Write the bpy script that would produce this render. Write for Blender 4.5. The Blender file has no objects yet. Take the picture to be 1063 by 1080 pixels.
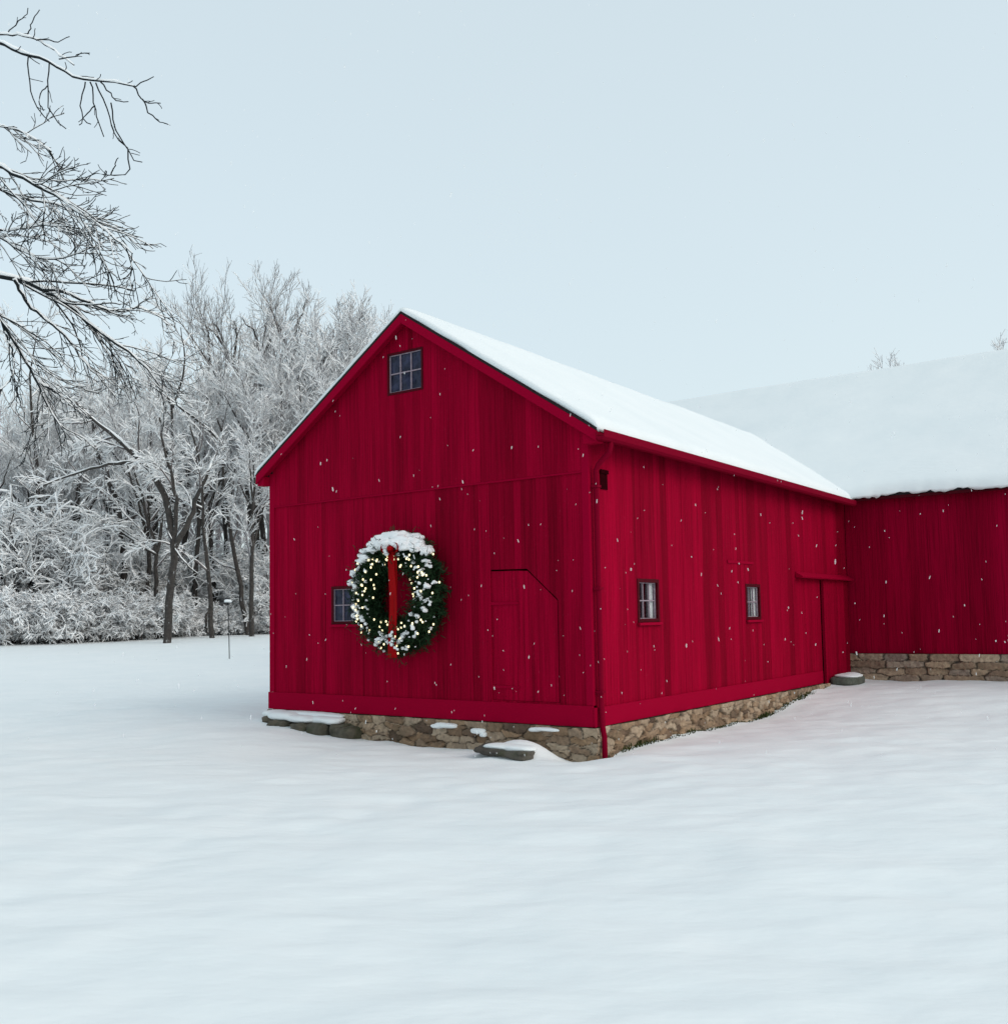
import bpy, math, random
import numpy as np
from mathutils import Matrix, Vector

# ------------------------------------------------------------------ camera, light
SC = bpy.context.scene
COL = SC.collection
F, PITCH, ROLL, CYP = 1051.556, 0.06936, -0.0169, 577.877       # solved from the photograph (1063 x 1080 px)
EYE = np.array([0.0, 0.0, 1.6])
cp, sp, cr, sr = math.cos(PITCH), math.sin(PITCH), math.cos(ROLL), math.sin(ROLL)
RC = np.array([[cr, 0, sr], [0, 1, 0], [-sr, 0, cr]]) @ np.array([[1, 0, 0], [0, cp, sp], [0, -sp, cp]])
right, fwd, up = RC
cam = bpy.data.cameras.new('camera'); camo = bpy.data.objects.new('camera', cam); COL.objects.link(camo)
camo.matrix_world = Matrix(((right[0], up[0], -fwd[0], EYE[0]), (right[1], up[1], -fwd[1], EYE[1]),
                            (right[2], up[2], -fwd[2], EYE[2]), (0, 0, 0, 1)))
cam.sensor_fit = 'HORIZONTAL'; cam.sensor_width = 36.0
cam.lens = F / 1063 * 36; cam.shift_y = (CYP - 540) / 1063
cam.clip_start = 0.05; cam.clip_end = 2000
SC.camera = camo

SUN_EL, SUN_AZ = math.radians(34), math.radians(120)             # azimuth clockwise from +Y
world = bpy.data.worlds.new('World'); SC.world = world; world.use_nodes = True
nt = world.node_tree; nt.nodes.clear()
w_out = nt.nodes.new('ShaderNodeOutputWorld'); w_add = nt.nodes.new('ShaderNodeAddShader')
w_sky = nt.nodes.new('ShaderNodeTexSky'); w_sky.sky_type = 'NISHITA'; w_sky.sun_disc = False
w_sky.sun_elevation = SUN_EL; w_sky.sun_rotation = SUN_AZ; w_sky.dust_density = 4.0; w_sky.air_density = 1.0
w_b1 = nt.nodes.new('ShaderNodeBackground'); w_b1.inputs[1].default_value = 0.05
w_b2 = nt.nodes.new('ShaderNodeBackground'); w_b2.inputs[1].default_value = 1.0      # the cloud sheet below the blue
w_geo = nt.nodes.new('ShaderNodeTexCoord'); w_noi = nt.nodes.new('ShaderNodeTexNoise'); w_ramp = nt.nodes.new('ShaderNodeValToRGB')
w_noi.inputs['Scale'].default_value = 1.3; w_noi.inputs['Detail'].default_value = 3
w_ramp.color_ramp.elements[0].position = 0.3; w_ramp.color_ramp.elements[1].position = 0.7
w_ramp.color_ramp.elements[0].color = (0.602, 0.696, 0.714, 1); w_ramp.color_ramp.elements[1].color = (0.626, 0.716, 0.732, 1)
nt.links.new(w_geo.outputs['Generated'], w_noi.inputs['Vector']); nt.links.new(w_noi.outputs[0], w_ramp.inputs[0])
w_sep = nt.nodes.new('ShaderNodeSeparateXYZ'); w_grad = nt.nodes.new('ShaderNodeValToRGB'); w_mul = nt.nodes.new('ShaderNodeMix'); w_mul.data_type = 'RGBA'; w_mul.blend_type = 'MULTIPLY'; w_mul.inputs[0].default_value = 1
w_grad.color_ramp.elements[0].color = (1.01, 1.01, 1.0, 1); w_grad.color_ramp.elements[1].color = (0.94, 0.95, 0.96, 1); w_grad.color_ramp.elements[1].position = 0.55   # thinner cloud low down
nt.links.new(w_geo.outputs['Generated'], w_sep.inputs[0]); nt.links.new(w_sep.outputs[2], w_grad.inputs[0])
nt.links.new(w_ramp.outputs[0], w_mul.inputs[6]); nt.links.new(w_grad.outputs[0], w_mul.inputs[7]); nt.links.new(w_mul.outputs[2], w_b2.inputs[0]); nt.links.new(w_sky.outputs[0], w_b1.inputs[0])
nt.links.new(w_b1.outputs[0], w_add.inputs[0]); nt.links.new(w_b2.outputs[0], w_add.inputs[1]); nt.links.new(w_add.outputs[0], w_out.inputs[0])

sl = bpy.data.lights.new('sun', 'SUN'); sl.energy = 0.6; sl.angle = math.radians(35); sl.color = (1.0, 0.985, 0.965)
so = bpy.data.objects.new('sun', sl); COL.objects.link(so)
sd = Vector((math.sin(SUN_AZ) * math.cos(SUN_EL), math.cos(SUN_AZ) * math.cos(SUN_EL), math.sin(SUN_EL)))
so.rotation_euler = sd.to_track_quat('Z', 'Y').to_euler(); so.location = (20, -5, 30)

SC.view_settings.view_transform = 'Standard'; SC.view_settings.look = 'None'
SC.view_settings.exposure = 0.0; SC.view_settings.gamma = 1.0
SC.render.engine = 'CYCLES'
SC.cycles.max_bounces = 6; SC.cycles.transparent_max_bounces = 12

RNG = np.random.default_rng(11)
random.seed(5)

def at(px, py, D):
    """point D metres in front of the camera, seen at (px, py) of the photograph"""
    d = np.array([(px - 531.5) / F, 1, (CYP - py) / F])
    return EYE + (RC.T @ d) * D

# barn frame: x to the right along the gable wall, y back along the side wall
A = 0.62285; W = 5.53; LI = 9.77
C0 = np.array([1.0126, 11.634, 0.0])
XL = np.array([math.cos(A), -math.sin(A), 0]); YL = np.array([math.sin(A), math.cos(A), 0])
def loc2w(x, y, z=0.0): return C0 + XL * x + YL * y + np.array([0, 0, z])

# ------------------------------------------------------------------ helpers
def mesh_np(name, V, Q=None, T=None, smooth=False):
    """mesh from numpy arrays of vertices, quads and triangles"""
    V = np.asarray(V, dtype=np.float32).reshape(-1, 3)
    me = bpy.data.meshes.new(name)
    idx, starts, n0 = [], [], 0
    if Q is not None and len(Q):
        Q = np.asarray(Q, dtype=np.int32); idx.append(Q.ravel()); starts.append(n0 + 4 * np.arange(len(Q))); n0 += 4 * len(Q)
    if T is not None and len(T):
        T = np.asarray(T, dtype=np.int32); idx.append(T.ravel()); starts.append(n0 + 3 * np.arange(len(T))); n0 += 3 * len(T)
    idx = np.concatenate(idx).astype(np.int32); starts = np.concatenate(starts).astype(np.int32)
    me.vertices.add(len(V)); me.vertices.foreach_set('co', V.ravel())
    me.loops.add(len(idx)); me.loops.foreach_set('vertex_index', idx)
    me.polygons.add(len(starts)); me.polygons.foreach_set('loop_start', starts)
    if smooth: me.polygons.foreach_set('use_smooth', np.ones(len(starts), dtype=bool))
    me.update(calc_edges=True); me.validate()
    return me

def link(name, me, mat, parent=None):
    o = bpy.data.objects.new(name, me); COL.objects.link(o)
    if mat is not None: me.materials.append(mat)
    if parent is not None: o.parent = parent
    return o

def thing(name, label, cat, loc=(0, 0, 0), rz=0.0, group=None):
    o = bpy.data.objects.new(name, None); COL.objects.link(o)
    o.empty_display_size = 0.2
    o.location = tuple(float(v) for v in loc); o.rotation_euler = (0, 0, rz); tag(o, label, cat, group)
    return o
def tag(o, label, cat, group=None):
    o['label'] = label; o['category'] = cat
    if group: o['group'] = group
    return o

class MB:
    """collects faces for ONE mesh"""
    def __init__(s): s.v = []; s.f = []
    def add(s, V, Fs):
        n = len(s.v); s.v.extend([tuple(p) for p in V]); s.f.extend([tuple(i + n for i in f) for f in Fs])
    def hexa(s, P):       # 8 points: bottom four counter-clockwise, then top four
        s.add(P, [(3, 2, 1, 0), (4, 5, 6, 7), (0, 1, 5, 4), (1, 2, 6, 5), (2, 3, 7, 6), (3, 0, 4, 7)])
    def box(s, x0, x1, y0, y1, z0, z1):
        s.hexa([(x0, y0, z0), (x1, y0, z0), (x1, y1, z0), (x0, y1, z0), (x0, y0, z1), (x1, y0, z1), (x1, y1, z1), (x0, y1, z1)])
    def prism(s, poly, fn, d0, d1):   # polygon (a, b) swept from depth d0 to d1 through fn(a, b, d)
        n = len(poly)
        V = [fn(a, b, d0) for a, b in poly] + [fn(a, b, d1) for a, b in poly]
        s.add(V, [tuple(range(n - 1, -1, -1)), tuple(range(n, 2 * n))] + [(i, (i + 1) % n, n + (i + 1) % n, n + i) for i in range(n)])
    def tube(s, pts, r, k=10, cap=True):
        V, Q = tubes(np.array([pts], dtype=float), np.array([r if hasattr(r, '__len__') else [r] * len(pts)], dtype=float), k)
        n = len(pts); fs = [tuple(q) for q in Q]
        if cap: fs += [tuple(range(k - 1, -1, -1)), tuple(range((n - 1) * k, n * k))]
        s.add(V, fs)
    def build(s, name, mat, parent=None, smooth=False, bevel=0.0, seg=1):
        me = bpy.data.meshes.new(name); me.from_pydata(s.v, [], s.f); me.update()
        if smooth: me.polygons.foreach_set('use_smooth', [True] * len(me.polygons))
        o = link(name, me, mat, parent)
        if bevel:
            m = o.modifiers.new('bevel', 'BEVEL'); m.width = bevel; m.segments = seg; m.limit_method = 'ANGLE'; m.angle_limit = math.radians(40)
        return o

def norm(a): return a / np.maximum(np.linalg.norm(a, axis=-1, keepdims=True), 1e-9)

def tubes(P, R, k):
    """P (B,n,3) polylines, R (B,n) radii -> vertices, quads of k-sided tubes"""
    B, n, _ = P.shape
    d = np.empty_like(P); d[:, 1:-1] = P[:, 2:] - P[:, :-2]; d[:, 0] = P[:, 1] - P[:, 0]; d[:, -1] = P[:, -1] - P[:, -2]
    d = norm(d)
    ax = np.where(np.abs(d[:, :1, 2:3]) > 0.8, np.array([1.0, 0, 0]), np.array([0, 0, 1.0])); ax = np.broadcast_to(ax, P.shape)
    a = norm(np.cross(d, ax)); b = np.cross(d, a)
    th = np.arange(k) * 2 * np.pi / k
    ring = P[:, :, None] + R[:, :, None, None] * (np.cos(th)[None, None, :, None] * a[:, :, None] + np.sin(th)[None, None, :, None] * b[:, :, None])
    V = ring.reshape(-1, 3)
    i = np.arange(B)[:, None, None] * (n * k) + np.arange(n - 1)[None, :, None] * k + np.arange(k)[None, None, :]
    j = np.arange(B)[:, None, None] * (n * k) + np.arange(n - 1)[None, :, None] * k + ((np.arange(k) + 1) % k)[None, None, :]
    Q = np.stack([i, j, j + k, i + k], -1).reshape(-1, 4)
    return V, Q

def cat_vq(parts):
    Vs, Qs, n = [], [], 0
    for V, Q in parts:
        Vs.append(V); Qs.append(Q + n); n += len(V)
    return np.concatenate(Vs), np.concatenate(Qs)

def noise2(x, y, seed=0):
    """smooth value noise in -1..1"""
    def h(i, j):
        n = (i * 374761393 + j * 668265263 + seed * 974634777) & 0xFFFFFFFF
        n = ((n ^ (n >> 13)) * 1274126177) & 0xFFFFFFFF
        return ((n ^ (n >> 16)) & 0xFFFF) / 32767.5 - 1
    xi, yi = np.floor(x).astype(np.int64), np.floor(y).astype(np.int64)
    fx, fy = x - xi, y - yi; fx = fx * fx * (3 - 2 * fx); fy = fy * fy * (3 - 2 * fy)
    return (h(xi, yi) * (1 - fx) + h(xi + 1, yi) * fx) * (1 - fy) + (h(xi, yi + 1) * (1 - fx) + h(xi + 1, yi + 1) * fx) * fy
def sstep(a, b, x):
    t = np.clip((x - a) / (b - a), 0, 1); return t * t * (3 - 2 * t)

def ground_z(x, y):
    x = np.asarray(x, float); y = np.asarray(y, float)
    lx = (x - C0[0]) * XL[0] + (y - C0[1]) * XL[1]; ly = (x - C0[0]) * YL[0] + (y - C0[1]) * YL[1]
    z = 0.85 * sstep(14, 52, y) * (1 - sstep(-2, 6, lx) * 0.6)
    z = z + 0.25 * sstep(4.6, 8.4, ly) * sstep(-1.5, -0.2, lx) * (1 - sstep(20, 34, y))
    z = z + 0.13 * sstep(-3.0, -5.6, lx) * sstep(-3.5, -0.4, ly)
    z = z - 0.09 * np.exp(-(((lx + 0.28) / 0.35) ** 2 + ((ly + 0.12) / 0.3) ** 2))
    z = z - 0.04 * np.exp(-(((lx + 2.5) / 0.5) ** 2 + ((ly + 0.1) / 0.25) ** 2))
    z = z + 0.17 * np.exp(-(((lx + 0.80) / 0.42) ** 2 + ((ly + 0.36) / 0.30) ** 2) ** 1.3)
    near = 1 - sstep(18, 40, np.hypot(x, y))
    hug = np.exp(-np.maximum(0, np.minimum(np.abs(ly), np.abs(lx))) / 0.35)
    z = z + 0.05 * noise2(x / 5.3, y / 5.3, 1) + near * (0.026 * noise2(x / 1.7, y / 1.3, 2) + 0.014 * noise2(x / 0.8 + 0.15 * y, y / 0.42, 3) + 0.014 * noise2(x / 0.38 - 0.2 * y, y / 0.22, 4) + 0.004 * noise2(x / 0.17, y / 0.12, 6))
    z = z + near * hug * 0.025 * noise2(x / 0.3, y / 0.3, 9)
    return z

# ------------------------------------------------------------------ materials
def new_mat(name):
    m = bpy.data.materials.new(name); m.use_nodes = True
    return m, m.node_tree.nodes, m.node_tree.links, m.node_tree.nodes['Principled BSDF']
def tex_noise(N, L, scale, detail=4, rough=0.55, vec=None, sc=None):
    t = N.new('ShaderNodeTexNoise'); t.inputs['Scale'].default_value = scale; t.inputs['Detail'].default_value = detail; t.inputs['Roughness'].default_value = rough
    if vec is None: vec = N.new('ShaderNodeTexCoord').outputs['Object']
    if sc is not None:
        mp = N.new('ShaderNodeMapping'); mp.inputs['Scale'].default_value = sc; L.new(vec, mp.inputs['Vector']); vec = mp.outputs[0]
    L.new(vec, t.inputs['Vector']); return t.outputs[0]
def ramp(N, L, fac, stops):
    r = N.new('ShaderNodeValToRGB'); e = r.color_ramp.elements
    e[0].position, e[0].color = stops[0][0], (*stops[0][1], 1); e[1].position, e[1].color = stops[-1][0], (*stops[-1][1], 1)
    for p, c in stops[1:-1]: q = e.new(p); q.color = (*c, 1)
    L.new(fac, r.inputs[0]); return r.outputs[0]
def mixc(N, L, fac, a, b, blend='MIX'):
    m = N.new('ShaderNodeMix'); m.data_type = 'RGBA'; m.blend_type = blend
    for s, v in ((m.inputs[0], fac), (m.inputs[6], a), (m.inputs[7], b)):
        if hasattr(v, 'links') or isinstance(v, bpy.types.NodeSocket): L.new(v, s)
        else: s.default_value = v if not isinstance(v, tuple) else (*v, 1)
    return m.outputs[2]
def bump(N, L, b, h, strength, dist):
    n = N.new('ShaderNodeBump'); n.inputs['Strength'].default_value = strength; n.inputs['Distance'].default_value = dist
    L.new(h, n.inputs['Height']); L.new(n.outputs[0], b.inputs['Normal'])

def snow_mat(name, fine=9.0, strength=0.5, dist=0.02, lum=1.0):
    m, N, L, b = new_mat(name)
    n = tex_noise(N, L, 1.1, 3); L.new(ramp(N, L, n, [(0.3, (0.715 * lum, 0.755 * lum, 0.77 * lum)), (0.7, (0.755 * lum, 0.785 * lum, 0.795 * lum))]), b.inputs['Base Color'])
    b.inputs['Roughness'].default_value = 0.75; b.inputs['Specular IOR Level'].default_value = 0.2
    bump(N, L, b, tex_noise(N, L, fine, 3, 0.5, sc=(0.7, 1.3, 1.0)), strength, dist); return m
M_GROUND = snow_mat('ground_snow', 4.0, 0.5, 0.035, 1.07)
M_SNOW = snow_mat('settled_snow', 9.0, 0.35, 0.02, 1.06)
M_TWIGSNOW, N_, L_, b_ = new_mat('twig_snow'); b_.inputs['Base Color'].default_value = (0.88, 0.89, 0.90, 1); b_.inputs['Roughness'].default_value = 0.8

def red_mat(name, base, dark, speck=0.25, grain=True):
    m, N, L, b = new_mat(name)
    isl = N.new('ShaderNodeNewGeometry').outputs['Random Per Island']
    c = ramp(N, L, isl, [(0.0, dark), (0.45, base), (1.0, tuple(v * 1.12 for v in base))])
    if grain:
        g = tex_noise(N, L, 1.0, 5, 0.65, sc=(55, 55, 0.9))
        c = mixc(N, L, 0.75, c, ramp(N, L, g, [(0.32, (0.42, 0.4, 0.42)), (0.55, (1, 1, 1)), (0.75, (1.12, 1.3, 1.25))]), 'MULTIPLY')
        w = tex_noise(N, L, 1.0, 3, 0.5, sc=(2.2, 2.2, 0.25))
        c = mixc(N, L, 0.6, c, ramp(N, L, w, [(0.3, (0.66, 0.64, 0.64)), (0.65, (1.1, 1.1, 1.1))]), 'MULTIPLY')
        s = tex_noise(N, L, 1.0, 2, 0.6, sc=(60, 60, 22))
        c = mixc(N, L, ramp(N, L, s, [(0.66, (0, 0, 0)), (0.8, (speck, speck, speck))]), c, (0.38, 0.05, 0.10))
        bump(N, L, b, g, 0.35, 0.006)
    L.new(c, b.inputs['Base Color']); b.inputs['Roughness'].default_value = 0.85; b.inputs['Specular IOR Level'].default_value = 0.03
    return m
M_RED = red_mat('barn_red_boards', (0.295, 0.0003, 0.0205), (0.205, 0.0003, 0.0135))
M_RED2 = red_mat('barn_red_boards_far', (0.275, 0.0003, 0.022), (0.235, 0.0003, 0.018), 0.1)
M_TRIM = red_mat('barn_red_trim', (0.265, 0.0003, 0.020), (0.24, 0.0003, 0.017), grain=False)
M_METALRED = red_mat('painted_metal_red', (0.17, 0.0008, 0.014), (0.17, 0.0008, 0.014), grain=False)

def flat_mat(name, col, rough=0.7, var=0.25, scale=12.0, bmp=0.0, spec=0.1):
    m, N, L, b = new_mat(name)
    n = tex_noise(N, L, scale, 4)
    L.new(ramp(N, L, n, [(0.3, tuple(v * (1 - var) for v in col)), (0.7, tuple(v * (1 + var) for v in col))]), b.inputs['Base Color'])
    b.inputs['Roughness'].default_value = rough; b.inputs['Specular IOR Level'].default_value = spec
    if bmp: bump(N, L, b, n, 0.6, bmp)
    return m
M_SHINGLE = flat_mat('dark_shingle', (0.022, 0.016, 0.018), 0.9, 0.3, 30, 0.01)
M_MORTAR = flat_mat('lime_mortar', (0.16, 0.13, 0.10), 0.95, 0.3, 25, 0.01)
M_MUNTIN = flat_mat('weathered_white_paint', (0.30, 0.24, 0.28), 0.7, 0.2, 30)
M_DARKFRAME = flat_mat('dark_red_frame', (0.06, 0.0004, 0.005), 0.7, 0.2, 20)
M_HOLE = flat_mat('shadowed_hatch', (0.022, 0.0004, 0.002), 0.9, 0.2, 20, 0.0, 0.02)
M_REFLPANEL = flat_mat('pale_reflection', (0.80, 0.80, 0.78), 0.9, 0.1, 8)  # white of reflected snow, given as a surface colour
M_MOSS = flat_mat('moss_green', (0.045, 0.055, 0.018), 0.95, 0.4, 30)
M_BARK, N_, L_, b_ = new_mat('dark_bark_with_snow')      # snow blown into the bark lies in patches
c_ = ramp(N_, L_, tex_noise(N_, L_, 9, 4), [(0.3, (0.022, 0.019, 0.018)), (0.7, (0.060, 0.052, 0.047))])
L_.new(mixc(N_, L_, ramp(N_, L_, tex_noise(N_, L_, 1.0, 5, 0.7, sc=(5, 5, 2.2)), [(0.62, (0, 0, 0)), (0.68, (0.9, 0.9, 0.9))]), c_, (0.62, 0.64, 0.66)), b_.inputs['Base Color']); b_.inputs['Roughness'].default_value = 0.95
M_TWIG = flat_mat('grey_twig', (0.125, 0.110, 0.110), 0.9, 0.2, 3)
M_HAZETWIG = flat_mat('haze_paled_twig', (0.30, 0.285, 0.295), 0.9, 0.2, 3)  # twig colour paled to carry the haze over the distant trees
M_TWIGN = flat_mat('dark_wet_twig', (0.018, 0.022, 0.024), 0.85, 0.2, 6)
M_FIR = flat_mat('evergreen_needles', (0.014, 0.034, 0.014), 0.7, 0.5, 9)
M_RIBBON = flat_mat('red_ribbon', (0.31, 0.001, 0.003), 0.8, 0.12, 5)
M_WIRE = flat_mat('green_wire', (0.01, 0.02, 0.01), 0.6, 0.1, 5)
M_IRON = flat_mat('dark_iron', (0.02, 0.022, 0.024), 0.6, 0.2, 9)

def stone_mat(name, stops, moss=0.35, wall=False):
    m, N, L, b = new_mat(name)
    isl = N.new('ShaderNodeNewGeometry').outputs['Random Per Island']
    if wall:
        an = N.new('ShaderNodeAttribute'); an.attribute_name = 'stone'; isl = an.outputs['Fac']
    c = ramp(N, L, isl, stops)
    n = tex_noise(N, L, 14, 6, 0.65)
    if wall:
        aj = N.new('ShaderNodeAttribute'); aj.attribute_name = 'joint'; c = mixc(N, L, aj.outputs['Fac'], (0.045, 0.036, 0.028), c)
    c = mixc(N, L, 0.75, c, ramp(N, L, n, [(0.3, (0.45, 0.43, 0.42)), (0.7, (1.25, 1.22, 1.18))]), 'MULTIPLY')
    mo = tex_noise(N, L, 3.2, 4)
    c = mixc(N, L, ramp(N, L, mo, [(0.55, (0, 0, 0)), (0.68, (moss, moss, moss))]), c, (0.035, 0.042, 0.016))
    L.new(c, b.inputs['Base Color']); b.inputs['Roughness'].default_value = 0.95
    bump(N, L, b, n, 0.7, 0.02); return m
M_STONE = stone_mat('fieldstone', [(0, (0.10, 0.065, 0.045)), (0.35, (0.31, 0.205, 0.125)), (0.7, (0.44, 0.35, 0.26)), (1, (0.21, 0.135, 0.085))], 0.22, True)
M_STONE2 = stone_mat('coursed_stone', [(0, (0.24, 0.165, 0.115)), (0.4, (0.42, 0.31, 0.21)), (0.7, (0.30, 0.24, 0.195)), (1, (0.46, 0.355, 0.245))], 0.15, True)
M_ROCK = stone_mat('dark_mossy_rock', [(0, (0.06, 0.055, 0.045)), (1, (0.10, 0.09, 0.075))], 0.7)

def glass_mat(name, tint, opaque):
    m, N, L, b = new_mat(name)
    out = [n for n in N if n.type == 'OUTPUT_MATERIAL'][0]
    if opaque:
        n = tex_noise(N, L, 7, 4, 0.6)
        L.new(ramp(N, L, n, [(0.35, (0.004, 0.006, 0.018)), (0.7, tint)]), b.inputs['Base Color'])  # bluish mottled reflection painted into the pane colour
        b.inputs['Roughness'].default_value = 0.12; b.inputs['Specular IOR Level'].default_value = 0.22
        bump(N, L, b, tex_noise(N, L, 5, 2), 0.5, 0.03)
    else:
        g = N.new('ShaderNodeBsdfGlossy'); g.inputs['Roughness'].default_value = 0.05; t = N.new('ShaderNodeBsdfTransparent')
        t.inputs[0].default_value = (0.95, 0.96, 0.97, 1)
        fr = N.new('ShaderNodeFresnel'); fr.inputs[0].default_value = 1.2; mx = N.new('ShaderNodeMixShader')
        k_ = N.new('ShaderNodeMath'); k_.operation = 'MULTIPLY'; k_.inputs[1].default_value = 0.3; L.new(fr.outputs[0], k_.inputs[0]); L.new(k_.outputs[0], mx.inputs[0]); L.new(t.outputs[0], mx.inputs[1]); L.new(g.outputs[0], mx.inputs[2]); L.new(mx.outputs[0], out.inputs[0])
    return m
M_GLASS = glass_mat('clear_pane', (0, 0, 0), False)
M_OLDGLASS = glass_mat('old_dark_pane', (0.035, 0.04, 0.085), True)
M_BULB, N_, L_, b_ = new_mat('warm_bulb'); b_.inputs['Base Color'].default_value = (1, 0.85, 0.55, 1)
b_.inputs['Emission Color'].default_value = (1.0, 0.86, 0.50, 1); b_.inputs['Emission Strength'].default_value = 1.3

# ------------------------------------------------------------------ ground
def grid_axis(spans):
    out = []
    for a, b, n in spans: out.append(np.linspace(a, b, n, endpoint=False))
    return np.concatenate(out + [np.array([spans[-1][1]])])
gx = grid_axis([(-400, -120, 14), (-120, -40, 32), (-40, -9, 62), (-9, 12, 280), (12, 40, 45), (40, 400, 20)])
gy = grid_axis([(-60, 0, 20), (0, 1.5, 8), (1.5, 22, 260), (22, 60, 80), (60, 130, 28), (130, 900, 24)])
GX, GY = np.meshgrid(gx, gy); GZ = ground_z(GX, GY)
nx, ny = len(gx), len(gy)
ii = (np.arange(ny - 1)[:, None] * nx + np.arange(nx - 1)[None]).ravel()
ground = link('snowy_ground', mesh_np('snowy_ground', np.stack([GX, GY, GZ], -1), np.stack([ii, ii + 1, ii + nx + 1, ii + nx], -1), smooth=True), M_GROUND)
ground['kind'] = 'structure'

# ------------------------------------------------------------------ board walls
def board_wall(mb, fn, x0, x1, zb, zt, openings=(), wmin=0.11, wmax=0.24, gaps=(), rng=random, ridge=None, lift=0.0):
    """vertical boards from x0 to x1; fn(a, z, depth) places a point, depth > 0 outwards;
    openings: (xa, xb, [(x, z_bottom, z_top) ...]) cut out; gaps: x of open joints"""
    xs = [x0]
    while xs[-1] < x1 - wmax: xs.append(xs[-1] + rng.uniform(wmin, wmax))
    xs.append(x1)
    for g in gaps:
        i = min(range(len(xs)), key=lambda k: abs(xs[k] - g))
        if 0 < i < len(xs) - 1: xs[i] = g
    brk = set()
    for o in openings: brk.update(p[0] for p in o[2])
    if ridge is not None: brk.add(ridge)
    for a, b in zip(xs[:-1], xs[1:]):
        off = rng.uniform(0, 0.005) + lift
        cuts = [a] + sorted(q for q in brk if a + 0.004 < q < b - 0.004) + [b]
        for c, d in zip(cuts[:-1], cuts[1:]):
            gc = 0.009 if any(abs(c - g) < 1e-6 for g in gaps) else 0.0018
            gd = 0.009 if any(abs(d - g) < 1e-6 for g in gaps) else 0.0018
            ic = gc if c == a else 0.0; idd = gd if d == b else 0.0
            spans = [(zb(c), zb(d), zt(c), zt(d))]
            for xa, xb, prof in openings:
                if c >= xa - 0.005 and d <= xb + 0.005:
                    px_ = [p[0] for p in prof]; b0 = np.interp([c, d], px_, [p[1] for p in prof]); t0 = np.interp([c, d], px_, [p[2] for p in prof])
                    new = []
                    for s in spans:
                        if b0[0] - s[0] > 0.01: new.append((s[0], s[1], b0[0], b0[1]))
                        if s[2] - t0[0] > 0.01 or s[3] - t0[1] > 0.01: new.append((t0[0], t0[1], s[2], s[3]))
                    spans = new
            for s in spans:
                mb.add([fn(c, s[0], -0.02), fn(d, s[1], -0.02), fn(d, s[3], -0.02), fn(c, s[2], -0.02),
                        fn(c, s[0], off - 0.0025), fn(d, s[1], off - 0.0025), fn(d, s[3], off - 0.0025), fn(c, s[2], off - 0.0025),
                        fn(c + ic, s[0], off), fn(d - idd, s[1], off), fn(d - idd, s[3], off), fn(c + ic, s[2], off)],
                       [(3, 2, 1, 0), (0, 1, 5, 4), (1, 2, 6, 5), (2, 3, 7, 6), (3, 0, 4, 7), (8, 9, 10, 11),
                        (4, 5, 9, 8), (5, 6, 10, 9), (6, 7, 11, 10), (7, 4, 8, 11)])
def rect_open(xa, xb, z0, z1): return (xa, xb, [(xa, z0, z1), (xb, z0, z1)])

# unit rounded block for stones, snow caps and rocks
def unit_block(k=6, p=4.0):
    t = np.linspace(-1, 1, k + 1); V = []; Q = []
    for ax in range(3):
        for s in (-1, 1):
            u, v = np.meshgrid(t, t); w = np.full_like(u, s)
            P = np.zeros((k + 1, k + 1, 3)); P[..., ax] = w; P[..., (ax + 1) % 3] = u if s > 0 else v; P[..., (ax + 2) % 3] = v if s > 0 else u
            n = sum(len(q) for q in V); V.append(P.reshape(-1, 3))
            i = (np.arange(k)[:, None] * (k + 1) + np.arange(k)[None]).ravel() + n
            Q.append(np.stack([i, i + 1, i + k + 2, i + k + 1], -1))
    V = np.concatenate(V); Q = np.concatenate(Q)
    V = V / (np.abs(V) ** p).sum(-1, keepdims=True) ** (1 / p)
    key = np.round(V, 5); _, first, inv = np.unique(key, axis=0, return_index=True, return_inverse=True)
    return V[first], inv.ravel()[Q]
UB, UBQ = unit_block(6, 4.5)
UR, URQ = unit_block(7, 2.6)
def lump(c, half, rng, amp=0.12, base='block', freq=2.0):
    V0, Q0 = (UB, UBQ) if base == 'block' else (UR, URQ)
    V = V0.copy(); ph = rng.uniform(0, 6.28, (4, 3)); d = np.zeros(len(V))
    for i in range(4):
        f = freq * (1 + 0.7 * i); k = norm(rng.normal(size=3)) * f
        d += np.sin(V @ k + ph[i, 0]) / (1 + 0.6 * i)
    V = V * (1 + amp * d[:, None] * 0.6)
    return V * np.array(half) + np.array(c), Q0

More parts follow.
